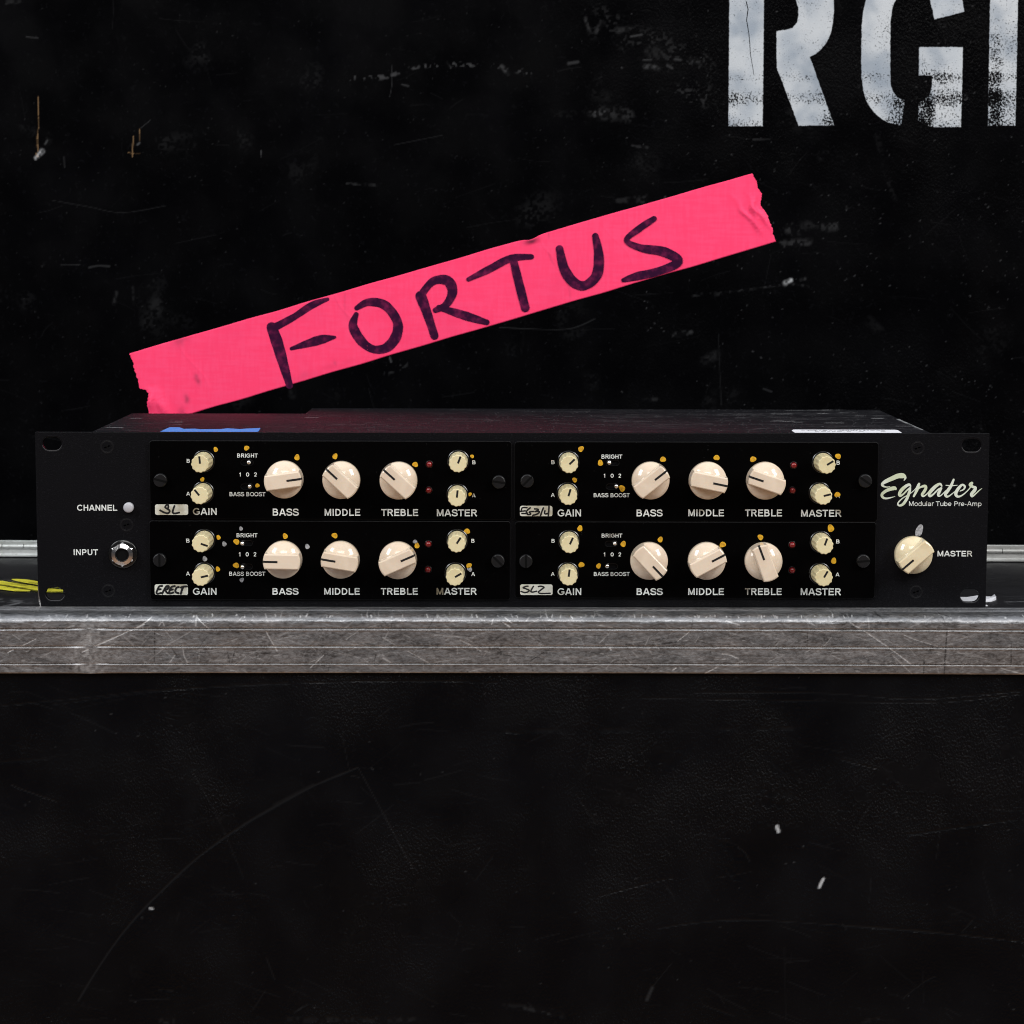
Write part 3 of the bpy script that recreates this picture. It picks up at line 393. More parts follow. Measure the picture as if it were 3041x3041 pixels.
# ------------------------------------------------------------------ wear painting on dense grids
def vnoise(shape, cell, seed):
    g = np.random.default_rng(seed); h, w = shape
    gh, gw = int(h/cell)+3, int(w/cell)+3; a = g.random((gh, gw))
    y = np.linspace(0, h/cell, h); x = np.linspace(0, w/cell, w); yi = y.astype(int); xi = x.astype(int)
    fy = (y-yi)[:, None]; fx = (x-xi)[None]; fy = fy*fy*(3-2*fy); fx = fx*fx*(3-2*fx)
    q = lambda j, i: a[np.ix_(yi+j, xi+i)]
    return (q(0, 0)*(1-fx)+q(0, 1)*fx)*(1-fy)+(q(1, 0)*(1-fx)+q(1, 1)*fx)*fy
class Paint:
    """scuffs painted as data on a grid of points (x columns, z rows), millimetres"""
    def __init__(s, xs, zs, seed=1):
        s.xs = xs; s.zs = zs; s.c = np.zeros((len(zs), len(xs), 3), np.float32); s.seed = seed
        s.speck = vnoise((len(zs), len(xs)), 2.2, seed)*.6+vnoise((len(zs), len(xs)), 6, seed+1)*.4
        s.cloud = vnoise((len(zs), len(xs)), 14, seed+2)
    def stroke(s, pts, width, val, ch=0, kind=0):
        pts = smooth_path(pts, 5) if len(pts) > 2 else pts
        for (x0, z0), (x1, z1) in zip(pts, pts[1:]):
            pad = width*1.6+1
            i0, i1 = np.searchsorted(s.xs, [min(x0, x1)-pad, max(x0, x1)+pad]); j0, j1 = np.searchsorted(s.zs, [min(z0, z1)-pad, max(z0, z1)+pad])
            if i1-i0 < 1 or j1-j0 < 1: continue
            X, Z_ = np.meshgrid(s.xs[i0:i1], s.zs[j0:j1]); dx, dz = x1-x0, z1-z0; L2 = dx*dx+dz*dz+1e-9
            t = np.clip(((X-x0)*dx+(Z_-z0)*dz)/L2, 0, 1); d = np.hypot(X-x0-t*dx, Z_-z0-t*dz)
            sp = s.speck[j0:j1, i0:i1]; cl = s.cloud[j0:j1, i0:i1]
            d = d*(1+.8*(cl-.5))
            hw = max(width/2, .33)
            if kind in (0, 1): a = np.clip(1.25-d/hw, 0, 1)*min(1, width/.66+.25)
            else: a = np.clip(1.5-d/hw, 0, 1)
            if kind == 0 and width > 2: a = np.clip(1.45-d/hw, 0, 1)**1.5*np.clip((sp-.30)*3.2, .15, 1)*np.clip(cl*1.6-.1, .25, 1)
            if kind == 1: a = a*(.45+.9*(sp > .42))
            if kind == 2: a = a*np.clip((sp-.42)*5, .08, 1)*np.clip(cl*2-.3, 0, 1.2)
            if kind == 3: a = a*np.clip((sp-.62)*9, 0, 1)
            tgt = s.c[j0:j1, i0:i1, ch]; np.maximum(tgt, np.clip(a, 0, 1)*val, out=tgt)
def grid_mesh(name, co, mats, parent, color=None, loc=(0, 0, 0)):
    """co: (rows, cols, 3) in millimetres"""
    R_, C_ = co.shape[:2]; me = bpy.data.meshes.new(name)
    me.vertices.add(R_*C_); me.vertices.foreach_set('co', (co.reshape(-1)*S).astype(np.float32))
    i = np.arange(R_*C_).reshape(R_, C_); q = np.stack([i[:-1, :-1], i[:-1, 1:], i[1:, 1:], i[1:, :-1]], -1).reshape(-1)
    nf = (R_-1)*(C_-1); me.loops.add(nf*4); me.loops.foreach_set('vertex_index', q.astype(np.int32))
    me.polygons.add(nf); me.polygons.foreach_set('loop_start', np.arange(0, nf*4, 4, dtype=np.int32)); me.polygons.foreach_set('loop_total', np.full(nf, 4, np.int32))
    me.polygons.foreach_set('use_smooth', np.ones(nf, bool)); me.update(calc_edges=True); me.validate()
    if color is not None:
        at = me.attributes.new('wear', 'FLOAT_COLOR', 'POINT'); rgba = np.ones((R_*C_, 4), np.float32); rgba[:, :3] = color.reshape(-1, 3)
        at.data.foreach_set('color', rgba.reshape(-1))
    for m_ in (mats if isinstance(mats, (list, tuple)) else [mats]): me.materials.append(m_)
    o = bpy.data.objects.new(name, me); o.location = Vector(loc)*S
    return link(o, parent)
def axis(lo, a, b, hi, fine, coarse=12):
    return np.concatenate([np.arange(lo, a, coarse), np.arange(a, b, fine), np.arange(b, hi+coarse, coarse)])

# ================================================================== road case in front (carries the preamp)
HALF = 430; DEPTH = 520
case = empty('road_case', (0, -27, -330))
tag(case, 'black laminate road case with scratched aluminium edge rail, lying under the rack preamp', 'road case')
def off(x, y, z): return (x, y+27, z+330)
# front laminate
xs = axis(-HALF, -275, 275, HALF, .7); zs = axis(-330, -212, -26, -22, .7, 8); zs = zs[zs < -24.0]
pt = Paint(xs, zs, 21)
for pts, wd, stn, kd in D['fmarks']: pt.stroke(pts, max(wd, .5), stn*.042 if stn < .9 else stn*.8, 0, kd)
for k in range(260):
    x, z = nr.uniform(-270, 270), nr.uniform(-212, -30); a = nr.uniform(-.5, .3) if nr.random() < .7 else nr.uniform(0, 3.14); L = nr.uniform(2, 26)
    pt.stroke([(x, z), (x+L*math.cos(a)*.5+nr.uniform(-.5, .5), z+L*math.sin(a)*.5+nr.uniform(-.5, .5)), (x+L*math.cos(a), z+L*math.sin(a))], .45, nr.uniform(.002, .009), 0, 0)
for k in range(150): 
    x, z = nr.uniform(-270, 270), nr.uniform(-212, -30); pt.stroke([(x, z), (x+.3, z)], nr.uniform(.35, .7), nr.uniform(.01, .06), 0, 0)
for k in range(26):
    x, z = nr.uniform(-270, 270), nr.uniform(-205, -40); pt.stroke([(x, z), (x+nr.uniform(-30, 30), z+nr.uniform(-18, 18))], nr.uniform(5, 16), nr.uniform(.4, .9), 2, 2)
for pts, wd, stn, kd in D['fmarks']: pt.stroke(pts, wd*1.2, .8, 2, 0)
X, Zg = np.meshgrid(xs, zs)
co = np.stack([X, np.full_like(X, 2.5), Zg+330], -1)
grid_mesh('front_panel', co, M['front'], case, pt.c)
# top laminate
xs = axis(-HALF, -300, 300, HALF, 1.0); ys = axis(-1, 0, 120, DEPTH, 1.0, 14)
pt = Paint(xs, ys, 31)
for k in range(170):
    x, y = nr.uniform(-300, 300), nr.uniform(2, 200); L = nr.uniform(6, 60); a = nr.normal(0, .35)
    pt.stroke([(x, y), (x+L*math.cos(a), y+L*math.sin(a))], nr.uniform(.6, 2.2), nr.uniform(.02, .10), 0, 2)
pt.stroke([(-300, 28), (-262, 30), (-238, 24)], 16, .16, 0, 2); pt.stroke([(-300, 12), (-270, 16)], 8, .12, 0, 2); pt.stroke([(-262, 6), (-255, 22)], 3, .25, 0, 1)
pt.stroke([(258, 30), (300, 36)], 3, .2, 0, 1); pt.stroke([(284, 45), (300, 48)], 3, .2, 0, 2)
X, Yg = np.meshgrid(xs, ys)
grid_mesh('top_panel', np.stack([X, Yg+27, np.full_like(X, -1.5+330)], -1), M['top'], case, pt.c)
# aluminium edge rail: swept profile, lapped steps, each ledge coloured brighter for the light it catches
prof = [(0.2, -1.4), (0.0, -.1), (-.3, 0), (-3.2, 0), (-3.5, -.28), (-4.1, -.28), (-4.4, 0), (-8.4, 0), (-8.7, -.3), (-9.5, -.3), (-9.8, 0), (-11.9, 0), (-12.2, -.45), (-13.4, -.45), (-13.7, 0)]
for k in range(13):
    a = math.pi/2*k/12; prof.append((-18.6-8.4*math.sin(a), -3.9+3.9*math.cos(a)))
zc_ = -3.9
for g, nxt in ((-7.35, -16.3), (-16.3, -24.95), (-24.95, -29.6)):
    prof += [(-27.0, z) for z in np.linspace(zc_, g+.55, 9)[1:]]
    prof += [(-26.75, g+.46), (-26.2, g+.38), (-26.1, g+.30), (-26.95, g-.32), (-27.12, g-.45)]
    zc_ = g-.45
prof += [(-27.0, z) for z in np.linspace(zc_, -29.2, 6)[1:]]+[(-26.8, -29.6), (-26.2, -29.75), (-24.4, -29.75)]
prof = np.array(prof); xs = axis(-HALF, -275, 275, HALF, .36)
arc = np.concatenate([[0], np.cumsum(np.hypot(*np.diff(prof, axis=0).T))])
# refine along the profile
fill = np.arange(0, arc[-1], .36); fill = fill[np.min(np.abs(fill[:, None]-arc[None]), 1) > .12]; tt = np.sort(np.concatenate([arc, fill])); py = np.interp(tt, arc, prof[:, 0]); pz = np.interp(tt, arc, prof[:, 1])
pt = Paint(xs, np.sort(-pz), 41)       # only for its noises
cR = np.zeros((len(tt), len(xs), 3), np.float32)
zs_f = np.arange(-30, 1.0, .25); pf = Paint(xs, zs_f, 42)
for pts, wd, stn in D['rscr']: pf.stroke(pts, max(wd*.7, .28), stn*.65, 0, 0)
for pts, wd in D['rdark']: pf.stroke(pts, max(wd, .35), .85, 1, 1)
for k in range(900):
    x, z = nr.uniform(-275, 275), nr.uniform(-29.5, -1); L = abs(nr.normal(0, 5))+1; a = nr.normal(-.1, .5) if nr.random() < .75 else nr.uniform(0, 3.14)
    pf.stroke([(x, z), (x+L*math.cos(a), z+L*math.sin(a)*.7)], .28, nr.uniform(.05, .30), 0, 0)
for k in range(500):
    x, z = nr.uniform(-275, 275), nr.uniform(-29.5, -3); L = abs(nr.normal(0, 7))+1.5; a = nr.normal(0, .22) if nr.random() < .8 else nr.uniform(0, 3.14)
    pf.stroke([(x, z), (x+L*math.cos(a), z+L*math.sin(a)*.6)], nr.uniform(.3, .7), nr.uniform(.15, .6), 1, 1)
for k in range(60):
    x, z = nr.uniform(-275, 275), nr.uniform(-26, -4); pf.stroke([(x, z), (x+nr.uniform(3, 22), z+nr.uniform(-1, 1))], nr.uniform(2, 5), nr.uniform(.25, .7), 1, 2)
for k in range(110):
    x = nr.uniform(-275, 275); pf.stroke([(x, nr.uniform(-1.5, -.2)), (x+nr.uniform(-.5, .8), nr.uniform(-1.6, -.9))], nr.uniform(.26, .6), nr.uniform(.2, .75), 0, 0)
for k in range(4): pf.stroke([(-213+k*5, -4), (-214+k*5, -20)], 9, .16, 0, 2)
jz = np.clip(np.searchsorted(zs_f, pz), 0, len(zs_f)-1); cR = pf.c[jz].copy()
flat_top = (py > -13.8); cR[flat_top] *= .25
for g in (-7.35, -16.3, -24.95): cR[(pz < g+.34) & (pz > g-.40) & (py < -20)] = (0, 0, 1)  # ledges kept clean and coloured brighter, painting in light from above
pw = vnoise((len(tt), len(xs)), 9, 5)*.6+vnoise((len(tt), len(xs)), 40, 6)*.4
X = np.repeat(xs[None], len(tt), 0)
bow = .5*np.clip(1-(X/262)**2, -2, 1)-.42
Yr = np.repeat(py[:, None], len(xs), 1); Zr = np.repeat(pz[:, None], len(xs), 1)
front_w = np.clip(-Zr/6, 0, 1); Zr = Zr+bow*front_w
corner = np.exp(-((Yr+25)/4.5)**2-((Zr+2.0)/3.2)**2)
dent = (pw-.5)*.30*corner+(vnoise(X.shape, 5, 9)-.5)*.14*corner
Zr = Zr+dent*.6; Yr = Yr-dent
# a worn stretch where the steps are rubbed flat
wf = np.exp(-((X+211)/9)**2)*(Zr < -5); Yr = np.where(Yr < -20, Yr*(1-wf)-27.0*wf, Yr)
cR[..., 2] *= np.clip(1-np.exp(-((xs+211)/10)**2)*1.6, 0, 1)[None]
cR[..., 0] = np.maximum(cR[..., 0], np.exp(-((X+211)/9)**2)*.28*np.clip(vnoise(X.shape, 4, 91)*1.6-.3, 0, 1)*(Zr < -2))
Yr = Yr-cR[..., 0]*.0+(vnoise(X.shape, 30, 17)-.5)*.25*(Zr < -4)
grid_mesh('edge_rail', np.stack([X, Yr+27, Zr+330], -1)[::-1], M['alu'], case, cR[::-1])
# unseen body closing the case
mb = MB()
for a, b in (((-HALF, -24.3), (-HALF+9, DEPTH)), ((HALF-9, -24.3), (HALF, DEPTH))):
    pass
mb.add([(-HALF+.5, 3, 0), (HALF-.5, 3, 0), (HALF-.5, DEPTH+27, 0), (-HALF+.5, DEPTH+27, 0), (-HALF+.5, 3, 328), (HALF-.5, 3, 328), (HALF-.5, DEPTH+27, 328), (-HALF+.5, DEPTH+27, 328)], [(0, 3, 2, 1), (1, 2, 6, 5), (2, 3, 7, 6), (3, 0, 4, 7)])
mb.build('case_body', M['top'], case)

# ================================================================== road case standing upright behind
RY = math.radians(-1.57)
rear = empty('road_case', (0, 201, -1.2), RY)
tag(rear, 'worn black road case standing upright behind, sprayed with white stencilled letters', 'road case')
xs = axis(-470, -320, 320, 470, .62); zs = axis(8.0, 8.6, 322, 460, .62)
pt = Paint(xs, zs, 51)
for pts, wd, stn, kd in D['wmarks']:
    tan = kd == 1 and wd < 2.2 and pts[0][0] < -150
    if tan: pt.stroke(pts, max(wd, .6), .36, 1, 1)
    else: pt.stroke(pts, max(wd, .45), stn*.15 if stn < .85 else stn*.8, 0, kd)
for k in range(1500):
    x = 320*(1-2*nr.random()**1.7)*1.0; z = nr.uniform(10, 320)
    if nr.random() < .35: x = nr.uniform(-320, 320)
    pt.stroke([(x, z), (x+nr.uniform(-.5, .5), z+nr.uniform(-.4, .4))], nr.uniform(.3, .75), nr.uniform(.006, .055)*(1.3 if x > 60 else .5), 0, 0)
for k in range(150):
    x, z = nr.uniform(-310, 310), nr.uniform(12, 318); L = nr.uniform(3, 30); a = nr.normal(0, .3) if nr.random() < .6 else nr.uniform(0, 3.14)
    pt.stroke([(x, z), (x+L*.5*math.cos(a)+nr.uniform(-.6, .6), z+L*.5*math.sin(a)+nr.uniform(-.6, .6)), (x+L*math.cos(a), z+L*math.sin(a))], .45, nr.uniform(.002, .008), 0, 0)
for k in range(45):
    x, z = nr.uniform(-310, 310), nr.uniform(20, 318); pt.stroke([(x, z), (x+nr.uniform(-14, 14), z+nr.uniform(-6, 6))], nr.uniform(4, 16), nr.uniform(.004, .014), 0, 2)
X, Zg = np.meshgrid(xs, zs)
pt.c[..., 2] = np.clip((vnoise(X.shape, 130, 3)*.6+.55-X/260), 0, 1)
grid_mesh('wall_panel', np.stack([X, np.full_like(X, 1.0), Zg+1.2], -1), M['wall'], rear, pt.c)
mb = MB(); mb.add([(-470, 1.5, 0), (470, 1.5, 0), (470, 300, 0), (-470, 300, 0), (-470, 1.5, 460), (470, 1.5, 460), (470, 300, 460), (-470, 300, 460)], [(0, 3, 2, 1), (1, 2, 6, 5), (2, 3, 7, 6), (3, 0, 4, 7), (4, 5, 6, 7)])
mb.build('case_body', M['wall'], rear)
# piano hinge along the foot
hg = MB(); W_ = 470
def bar(mbx, pr, x0, x1, mat_=0, smooth=False):
    k = len(pr); vs = [(x, y, z) for x in (x0, x1) for y, z in pr]; fs = [[j, j+k, j+1+k, j+1] for j in range(k-1)]
    mbx.add(vs, fs, mat_, smooth); mbx.add(vs, [list(range(k))[::-1], list(range(k, 2*k))], mat_)
bar(hg, [(2, .1), (-1.6, .15), (-2.3, .5), (-2.3, 1.2), (-1.7, 1.6), (-.9, 1.75), (-.6, 2.1), (-.5, 4.7), (-.3, 4.9), (.9, 4.9)], -W_, W_)
leaf = hg.build('hinge', M['hinge'], rear)
hg2 = MB(); bar(hg2, [(.95, 7.4), (-.5, 7.5), (-.7, 7.8), (-.7, 9.4), (-.4, 9.75), (.9, 9.85)], -W_, W_); hg2.build('hinge_leaf', M['hinge'], leaf)
kn = MB(); p_ = 12.81; x = -301.2-p_*13
while x < W_-p_:
    pr = [(-.35-1.45*math.sin(math.pi*k/10), 6.2-1.45*math.cos(math.pi*k/10)) for k in range(11)]
    bar(kn, pr, x+.22, x+p_-.22, 0, True); x += p_
kn.build('hinge_knuckles', M['hinge'], leaf)
# stencilled letters sprayed on the panel (soft rim: an inner and an outer ring)
for gi, groups in enumerate(([0, 1], [2, 3, 4], [5])):
    vs = []; fs = []; wr = []
    for k in groups:
        poly = [tuple(q) for q in D['stencil'][k]]
        ar = sum(a[0]*b[1]-b[0]*a[1] for a, b in zip(poly, poly[1:]+poly[:1]))
        if ar < 0: poly = poly[::-1]
        dn = []
        for a, b in zip(poly, poly[1:]+poly[:1]):
            L = math.hypot(b[0]-a[0], b[1]-a[1]); m_ = max(1, int(L/6)); dn += [(a[0]+(b[0]-a[0])*i/m_, a[1]+(b[1]-a[1])*i/m_) for i in range(m_)]
        outr = inset(dn, -.7); inn = inset(dn, 1.0); N = len(dn); b0 = len(vs)
        vs += [(x_, .85, z_+1.2) for x_, z_ in outr]+[(x_, .85, z_+1.2) for x_, z_ in inn]; wr += [0]*N+[1]*N
        fs += [[b0+i, b0+(i+1) % N, b0+N+(i+1) % N, b0+N+i] for i in range(N)]; fs.append([b0+N+i for i in range(N)])
    me = bpy.data.meshes.new('stencil_letter'); me.from_pydata([(a*S, b*S, c*S) for a, b, c in vs], [], fs)
    bm = bmesh.new(); bm.from_mesh(me); bmesh.ops.triangulate(bm, faces=[f_ for f_ in bm.faces if len(f_.verts) > 4]); bm.to_mesh(me); bm.free()
    at = me.attributes.new('wear', 'FLOAT_COLOR', 'POINT'); at.data.foreach_set('color', np.repeat(np.array(wr, np.float32), 4))
    me.materials.append(M['stencil']); link(bpy.data.objects.new('stencil_letter', me), rear)

mb = MB(); crk = [(134.6, 322.5), (135.4, 318), (135.2, 312), (136.2, 305), (136.6, 299), (137.6, 293), (138.4, 287), (139.2, 281)]
mb.ribbon([(x_+.35*math.sin(i*2.1), z_+1.2, .55-.04*i) for i, (x_, z_) in enumerate(crk)], -.82, caps=False); mb.build('paint_crack', M['wall'], rear)
# ================================================================== pink tape on the upright case
tape = empty('pink_tape', (-28, 201, 150.8), RY); tape.location = (Vector((-28*math.cos(RY), 201-28*math.sin(RY), 150.8)))*S
tag(tape, 'bright pink cloth tape strip with handwritten purple capitals, stuck slanting on the upright case', 'tape')
TL, TR, BR_, BL = [np.array(q) for q in ((-224.24, 119.39), (139.13, 224.63), (153.81, 185.18), (-211.35, 77.16))]
tp = D['tape']; left = np.array(tp[33:]+[tp[0]]); right = np.array([tp[23]]+tp[22:10:-1]) if False else None
ir = min(range(len(tp)), key=lambda i: (tp[i][0]-TR[0])**2+(tp[i][1]-TR[1])**2); ib = min(range(len(tp)), key=lambda i: (tp[i][0]-BR_[0])**2+(tp[i][1]-BR_[1])**2)
il = min(range(len(tp)), key=lambda i: (tp[i][0]-BL[0])**2+(tp[i][1]-BL[1])**2)
right = np.array(tp[ir:ib+1])[::-1]; left = np.array(tp[il:]+[tp[0]])
def along(poly, t):
    d = np.concatenate([[0], np.cumsum(np.hypot(*np.diff(poly, axis=0).T))]); d /= d[-1]
    return np.stack([np.interp(t, d, poly[:, 0]), np.interp(t, d, poly[:, 1])], -1)
NT_, NS_ = 70, 620
t = np.linspace(0, 1, NT_); s_ = np.linspace(0, 1, NS_)
jag = (vnoise((NT_, 2), 1.0, 77)-.5)*.9
Lp = along(left, t); Rp = along(right, t); Lp[:, 0] += jag[:, 0]*.8; Rp[:, 0] += jag[:, 1]*.9
sl = np.linspace(0, 1, NS_)[None, :, None]
base = (BL[None]*(1-t[:, None])+TL[None]*t[:, None])[:, None]*(1-sl)+(BR_[None]*(1-t[:, None])+TR[None]*t[:, None])[:, None]*sl
wl = np.clip(1-sl*NS_/60, 0, 1); wr_ = np.clip(1-(1-sl)*NS_/60, 0, 1)
dL = (Lp-(BL[None]*(1-t[:, None])+TL[None]*t[:, None]))[:, None]; dR = (Rp-(BR_[None]*(1-t[:, None])+TR[None]*t[:, None]))[:, None]
P2 = base+dL*wl+dR*wr_
Tt, Ss = np.meshgrid(t, s_, indexing='ij')
edge_w = (vnoise((NT_, NS_), 30, 4)-.5)
P2[..., 1] += edge_w*.5*np.clip((np.abs(Tt-.5)-.4)*10, 0, 1)
notch = np.exp(-((Ss-.648)/.012)**2)*np.clip((Tt-.90)*10, 0, 1); P2[..., 1] -= notch*1.3
n_ = .18+.10*vnoise((NT_, NS_), 40, 8)+.05*vnoise((NT_, NS_), 9, 10)
n_ += notch*1.0
n_ += np.exp(-((Ss-.018-.03*(.3-Tt))/.008)**2)*np.exp(-((Tt-.22)/.16)**2)*1.5
n_ += np.exp(-((Ss-.006)/.006)**2)*np.exp(-((Tt-.3)/.12)**2)*1.6
for c0, k_, w0, a_ in ((.984, .02, .005, .9), (.972, -.04, .004, .6), (.99, -.03, .004, .8)):
    n_ += np.exp(-((Ss-c0-k_*(Tt-.45))/w0)**2)*np.exp(-((Tt-.45)/.22)**2)*a_*1.4
for c0, w0, a_ in ((.345, .0012, .18), (.672, .0010, .16), (.77, .001, .10), (.09, .0015, .1)):
    n_ += np.exp(-((Ss-c0-.012*np.sin(Tt*5))/w0)**2)*a_
pw_ = np.zeros((NT_, NS_, 3), np.float32)
for c0, t0, ws, wt, a_ in ((.088, .42, .004, .06, .8), (.063, .2, .004, .05, .8), (.082, .97, .012, .06, .35), (.05, .02, .006, .10, .4), (.30, .10, .003, .05, .35), (.648, .955, .010, .035, .9)):
    pw_[..., 0] = np.maximum(pw_[..., 0], np.exp(-((Ss-c0)/ws)**2-((Tt-t0)/wt)**2)*a_*np.clip(vnoise((NT_, NS_), 5, 12)*1.6, .3, 1))
for c0, w0, a_ in ((.345, .0018, .20), (.672, .0016, .3)):
    pw_[..., 0] = np.maximum(pw_[..., 0], np.exp(-((Ss-c0-.006*np.sin(Tt*7))/w0)**2)*a_*np.clip(vnoise((NT_, NS_), 6, 13)*2-.5, 0, 1))
smear = np.exp(-((Ss-.22-.1*vnoise((NT_, NS_), 50, 2))/.05)**2-((Tt-.06)/.05)**2)*.22*vnoise((NT_, NS_), 7, 14); pw_[..., 0] = np.maximum(pw_[..., 0], smear)
co = np.stack([P2[..., 0]+28, 1.0-n_-.1, P2[..., 1]-150.8], -1)
co2 = np.concatenate([np.stack([co[:1, :, 0], np.full((1, NS_), 1.0), co[:1, :, 2]], -1), co, np.stack([co[-1:, :, 0], np.full((1, NS_), 1.0), co[-1:, :, 2]], -1)], 0)
pw2 = np.concatenate([pw_[:1], pw_, pw_[-1:]], 0)
strip = grid_mesh('tape_strip', co2, M['pink'], tape, pw2)
mb = MB()
for i, st_ in enumerate(D['fortus']):
    pts = smooth_path([(x_+28, z_-150.8, w0) for x_, z_, w0 in st_], 8)
    pts = [(a, b, c*(.94+.02*math.sin(j*1.1+i)+.07*math.sin(j*.23+2*i))) for j, (a, b, c) in enumerate(pts)]
    mb.ribbon(pts, -.60+i*.03, rise=.02)
mb.build('handwriting', M['marker'], tape)

# ================================================================== rack preamp
amp = empty('rack_preamp', (0, 0, 0))
tag(amp, 'black two unit rack preamp with rows of cream knobs, standing on the aluminium rail', 'preamp')
W2, H2 = 482.6/2, 88.9
slots = [stadium(x, z, 9.6, 6.6) for x, z in D['slots']]
chip = [tuple(q) for q in D['chip']]
outer = [(-W2+1.2, 0.05), (W2-.25, 0), (W2, .25), (W2, H2-.25), (W2-.25, H2), (-W2+.25, H2), (-W2, H2-.25), (-W2, 11.5), (-W2+.1, 7), (-W2+.5, 3.4), (-W2+.95, 1.0)]
panel = plate('front_panel', outer, slots, -3.0, 0, .22, M['paint'], amp)
# worn bare metal on the bent corner
mb = MB(); mb.ribbon(smooth_path([(-W2+.12, 12, .25), (-W2+.22, 7, .5), (-W2+.62, 3.4, .7), (-W2+1.2, .3, .6)], 5), .03, caps=False); mb.build('worn_edge', M['chrome'], panel)
for x, z in D['slots']:   # pressed rims round the rack slots, with a highlight painted along the lower arc
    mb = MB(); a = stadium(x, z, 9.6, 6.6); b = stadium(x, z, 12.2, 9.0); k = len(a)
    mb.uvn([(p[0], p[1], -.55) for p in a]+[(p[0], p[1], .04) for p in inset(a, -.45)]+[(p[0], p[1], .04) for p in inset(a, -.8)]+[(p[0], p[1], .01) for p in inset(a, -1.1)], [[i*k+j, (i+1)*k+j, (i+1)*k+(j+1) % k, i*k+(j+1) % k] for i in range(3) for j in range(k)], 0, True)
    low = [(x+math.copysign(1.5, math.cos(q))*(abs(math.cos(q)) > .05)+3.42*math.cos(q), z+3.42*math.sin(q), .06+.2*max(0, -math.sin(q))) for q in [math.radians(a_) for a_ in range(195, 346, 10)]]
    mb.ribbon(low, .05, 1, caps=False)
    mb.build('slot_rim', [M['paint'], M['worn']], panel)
# chassis body: main box plus the deeper right-hand section, dense top so that its wear can be painted
ZT = 87.6
ch = empty
xs = np.unique(np.concatenate([np.arange(-215.5, 215, 1.0), [-117.0, -116.8, 214.6]])); ys = np.arange(3.2, 204, 1.0)
pt = Paint(xs, ys, 61)
for x, y, r in D['topmarks']: pt.stroke([(x-r*1.2, y), (x+r*1.4, y+nr.uniform(-.5, .5))], r*.9, nr.uniform(.3, .7), 0, 0)
for k in range(260):
    x, y = nr.uniform(-212, 212), nr.uniform(10, 200); L = nr.uniform(1, 9); pt.stroke([(x, y), (x+L, y+nr.uniform(-1, 1))], nr.uniform(.7, 1.4), nr.uniform(.02, .13), 0, 0)
for k in range(60):
    x, y = nr.uniform(20, 205), nr.uniform(30, 200); L = nr.uniform(10, 45); pt.stroke([(x, y), (x+L, y+nr.uniform(-3, 3))], nr.uniform(2, 7), nr.uniform(.02, .055), 0, 2)
pt.stroke([(160, 190), (205, 200)], 3, .3, 0, 2); pt.stroke([(214, 120), (214.4, 40)], 1.4, .5, 0, 1)
X, Yg = np.meshgrid(xs, ys)
back = np.where(X < -116.9, 157.0, 203.0); Yc = 3.2+(Yg-3.2)*(back-3.2)/(ys[-1]-3.2)
Zc = np.full_like(X, ZT)
chassis = grid_mesh('chassis', np.stack([X, Yc, Zc], -1), M['chassis'], amp, pt.c)
mb = MB()
o = [(-215.5, 3.2), (214.6, 3.2), (214.6, 203), (-116.8, 203), (-117, 157), (-215.5, 157)]
k = len(o); mb.add([(x, y, z) for z in (1.2, ZT) for x, y in o], [[i, (i+1) % k, k+(i+1) % k, k+i] for i in range(k)]+[[5, 4, 3, 2, 1, 0]])
mb.build('chassis_sides', M['paint'], chassis)
# label sticker on the lid
mb = MB(); lb = [(144.9, 6), (144.9, 32), (146.4, 39.2), (199.5, 38.7), (200.5, 36), (199.2, 6)]
k = len(lb); mb.add([(x, y, ZT+.03) for x, y in lb]+[(x, y, ZT+.2) for x, y in lb], [[k+i for i in range(k)][::-1]]+[[i, (i+1) % k, k+(i+1) % k, k+i] for i in range(k)], 0)
for j, y in enumerate((33, 29.5, 24)):
    x = 150+j*3
    while x < 192:
        L = nr.uniform(.8, 2.6)
        if nr.random() < .8: mb.add([(x, y, ZT+.23), (x+L, y, ZT+.23), (x+L, y+1.6, ZT+.23), (x, y+1.6, ZT+.23)], [(0, 1, 2, 3)], 1)
        x += L+.8
mb.build('label_sticker', [M['paper'], M['ink']], chassis)

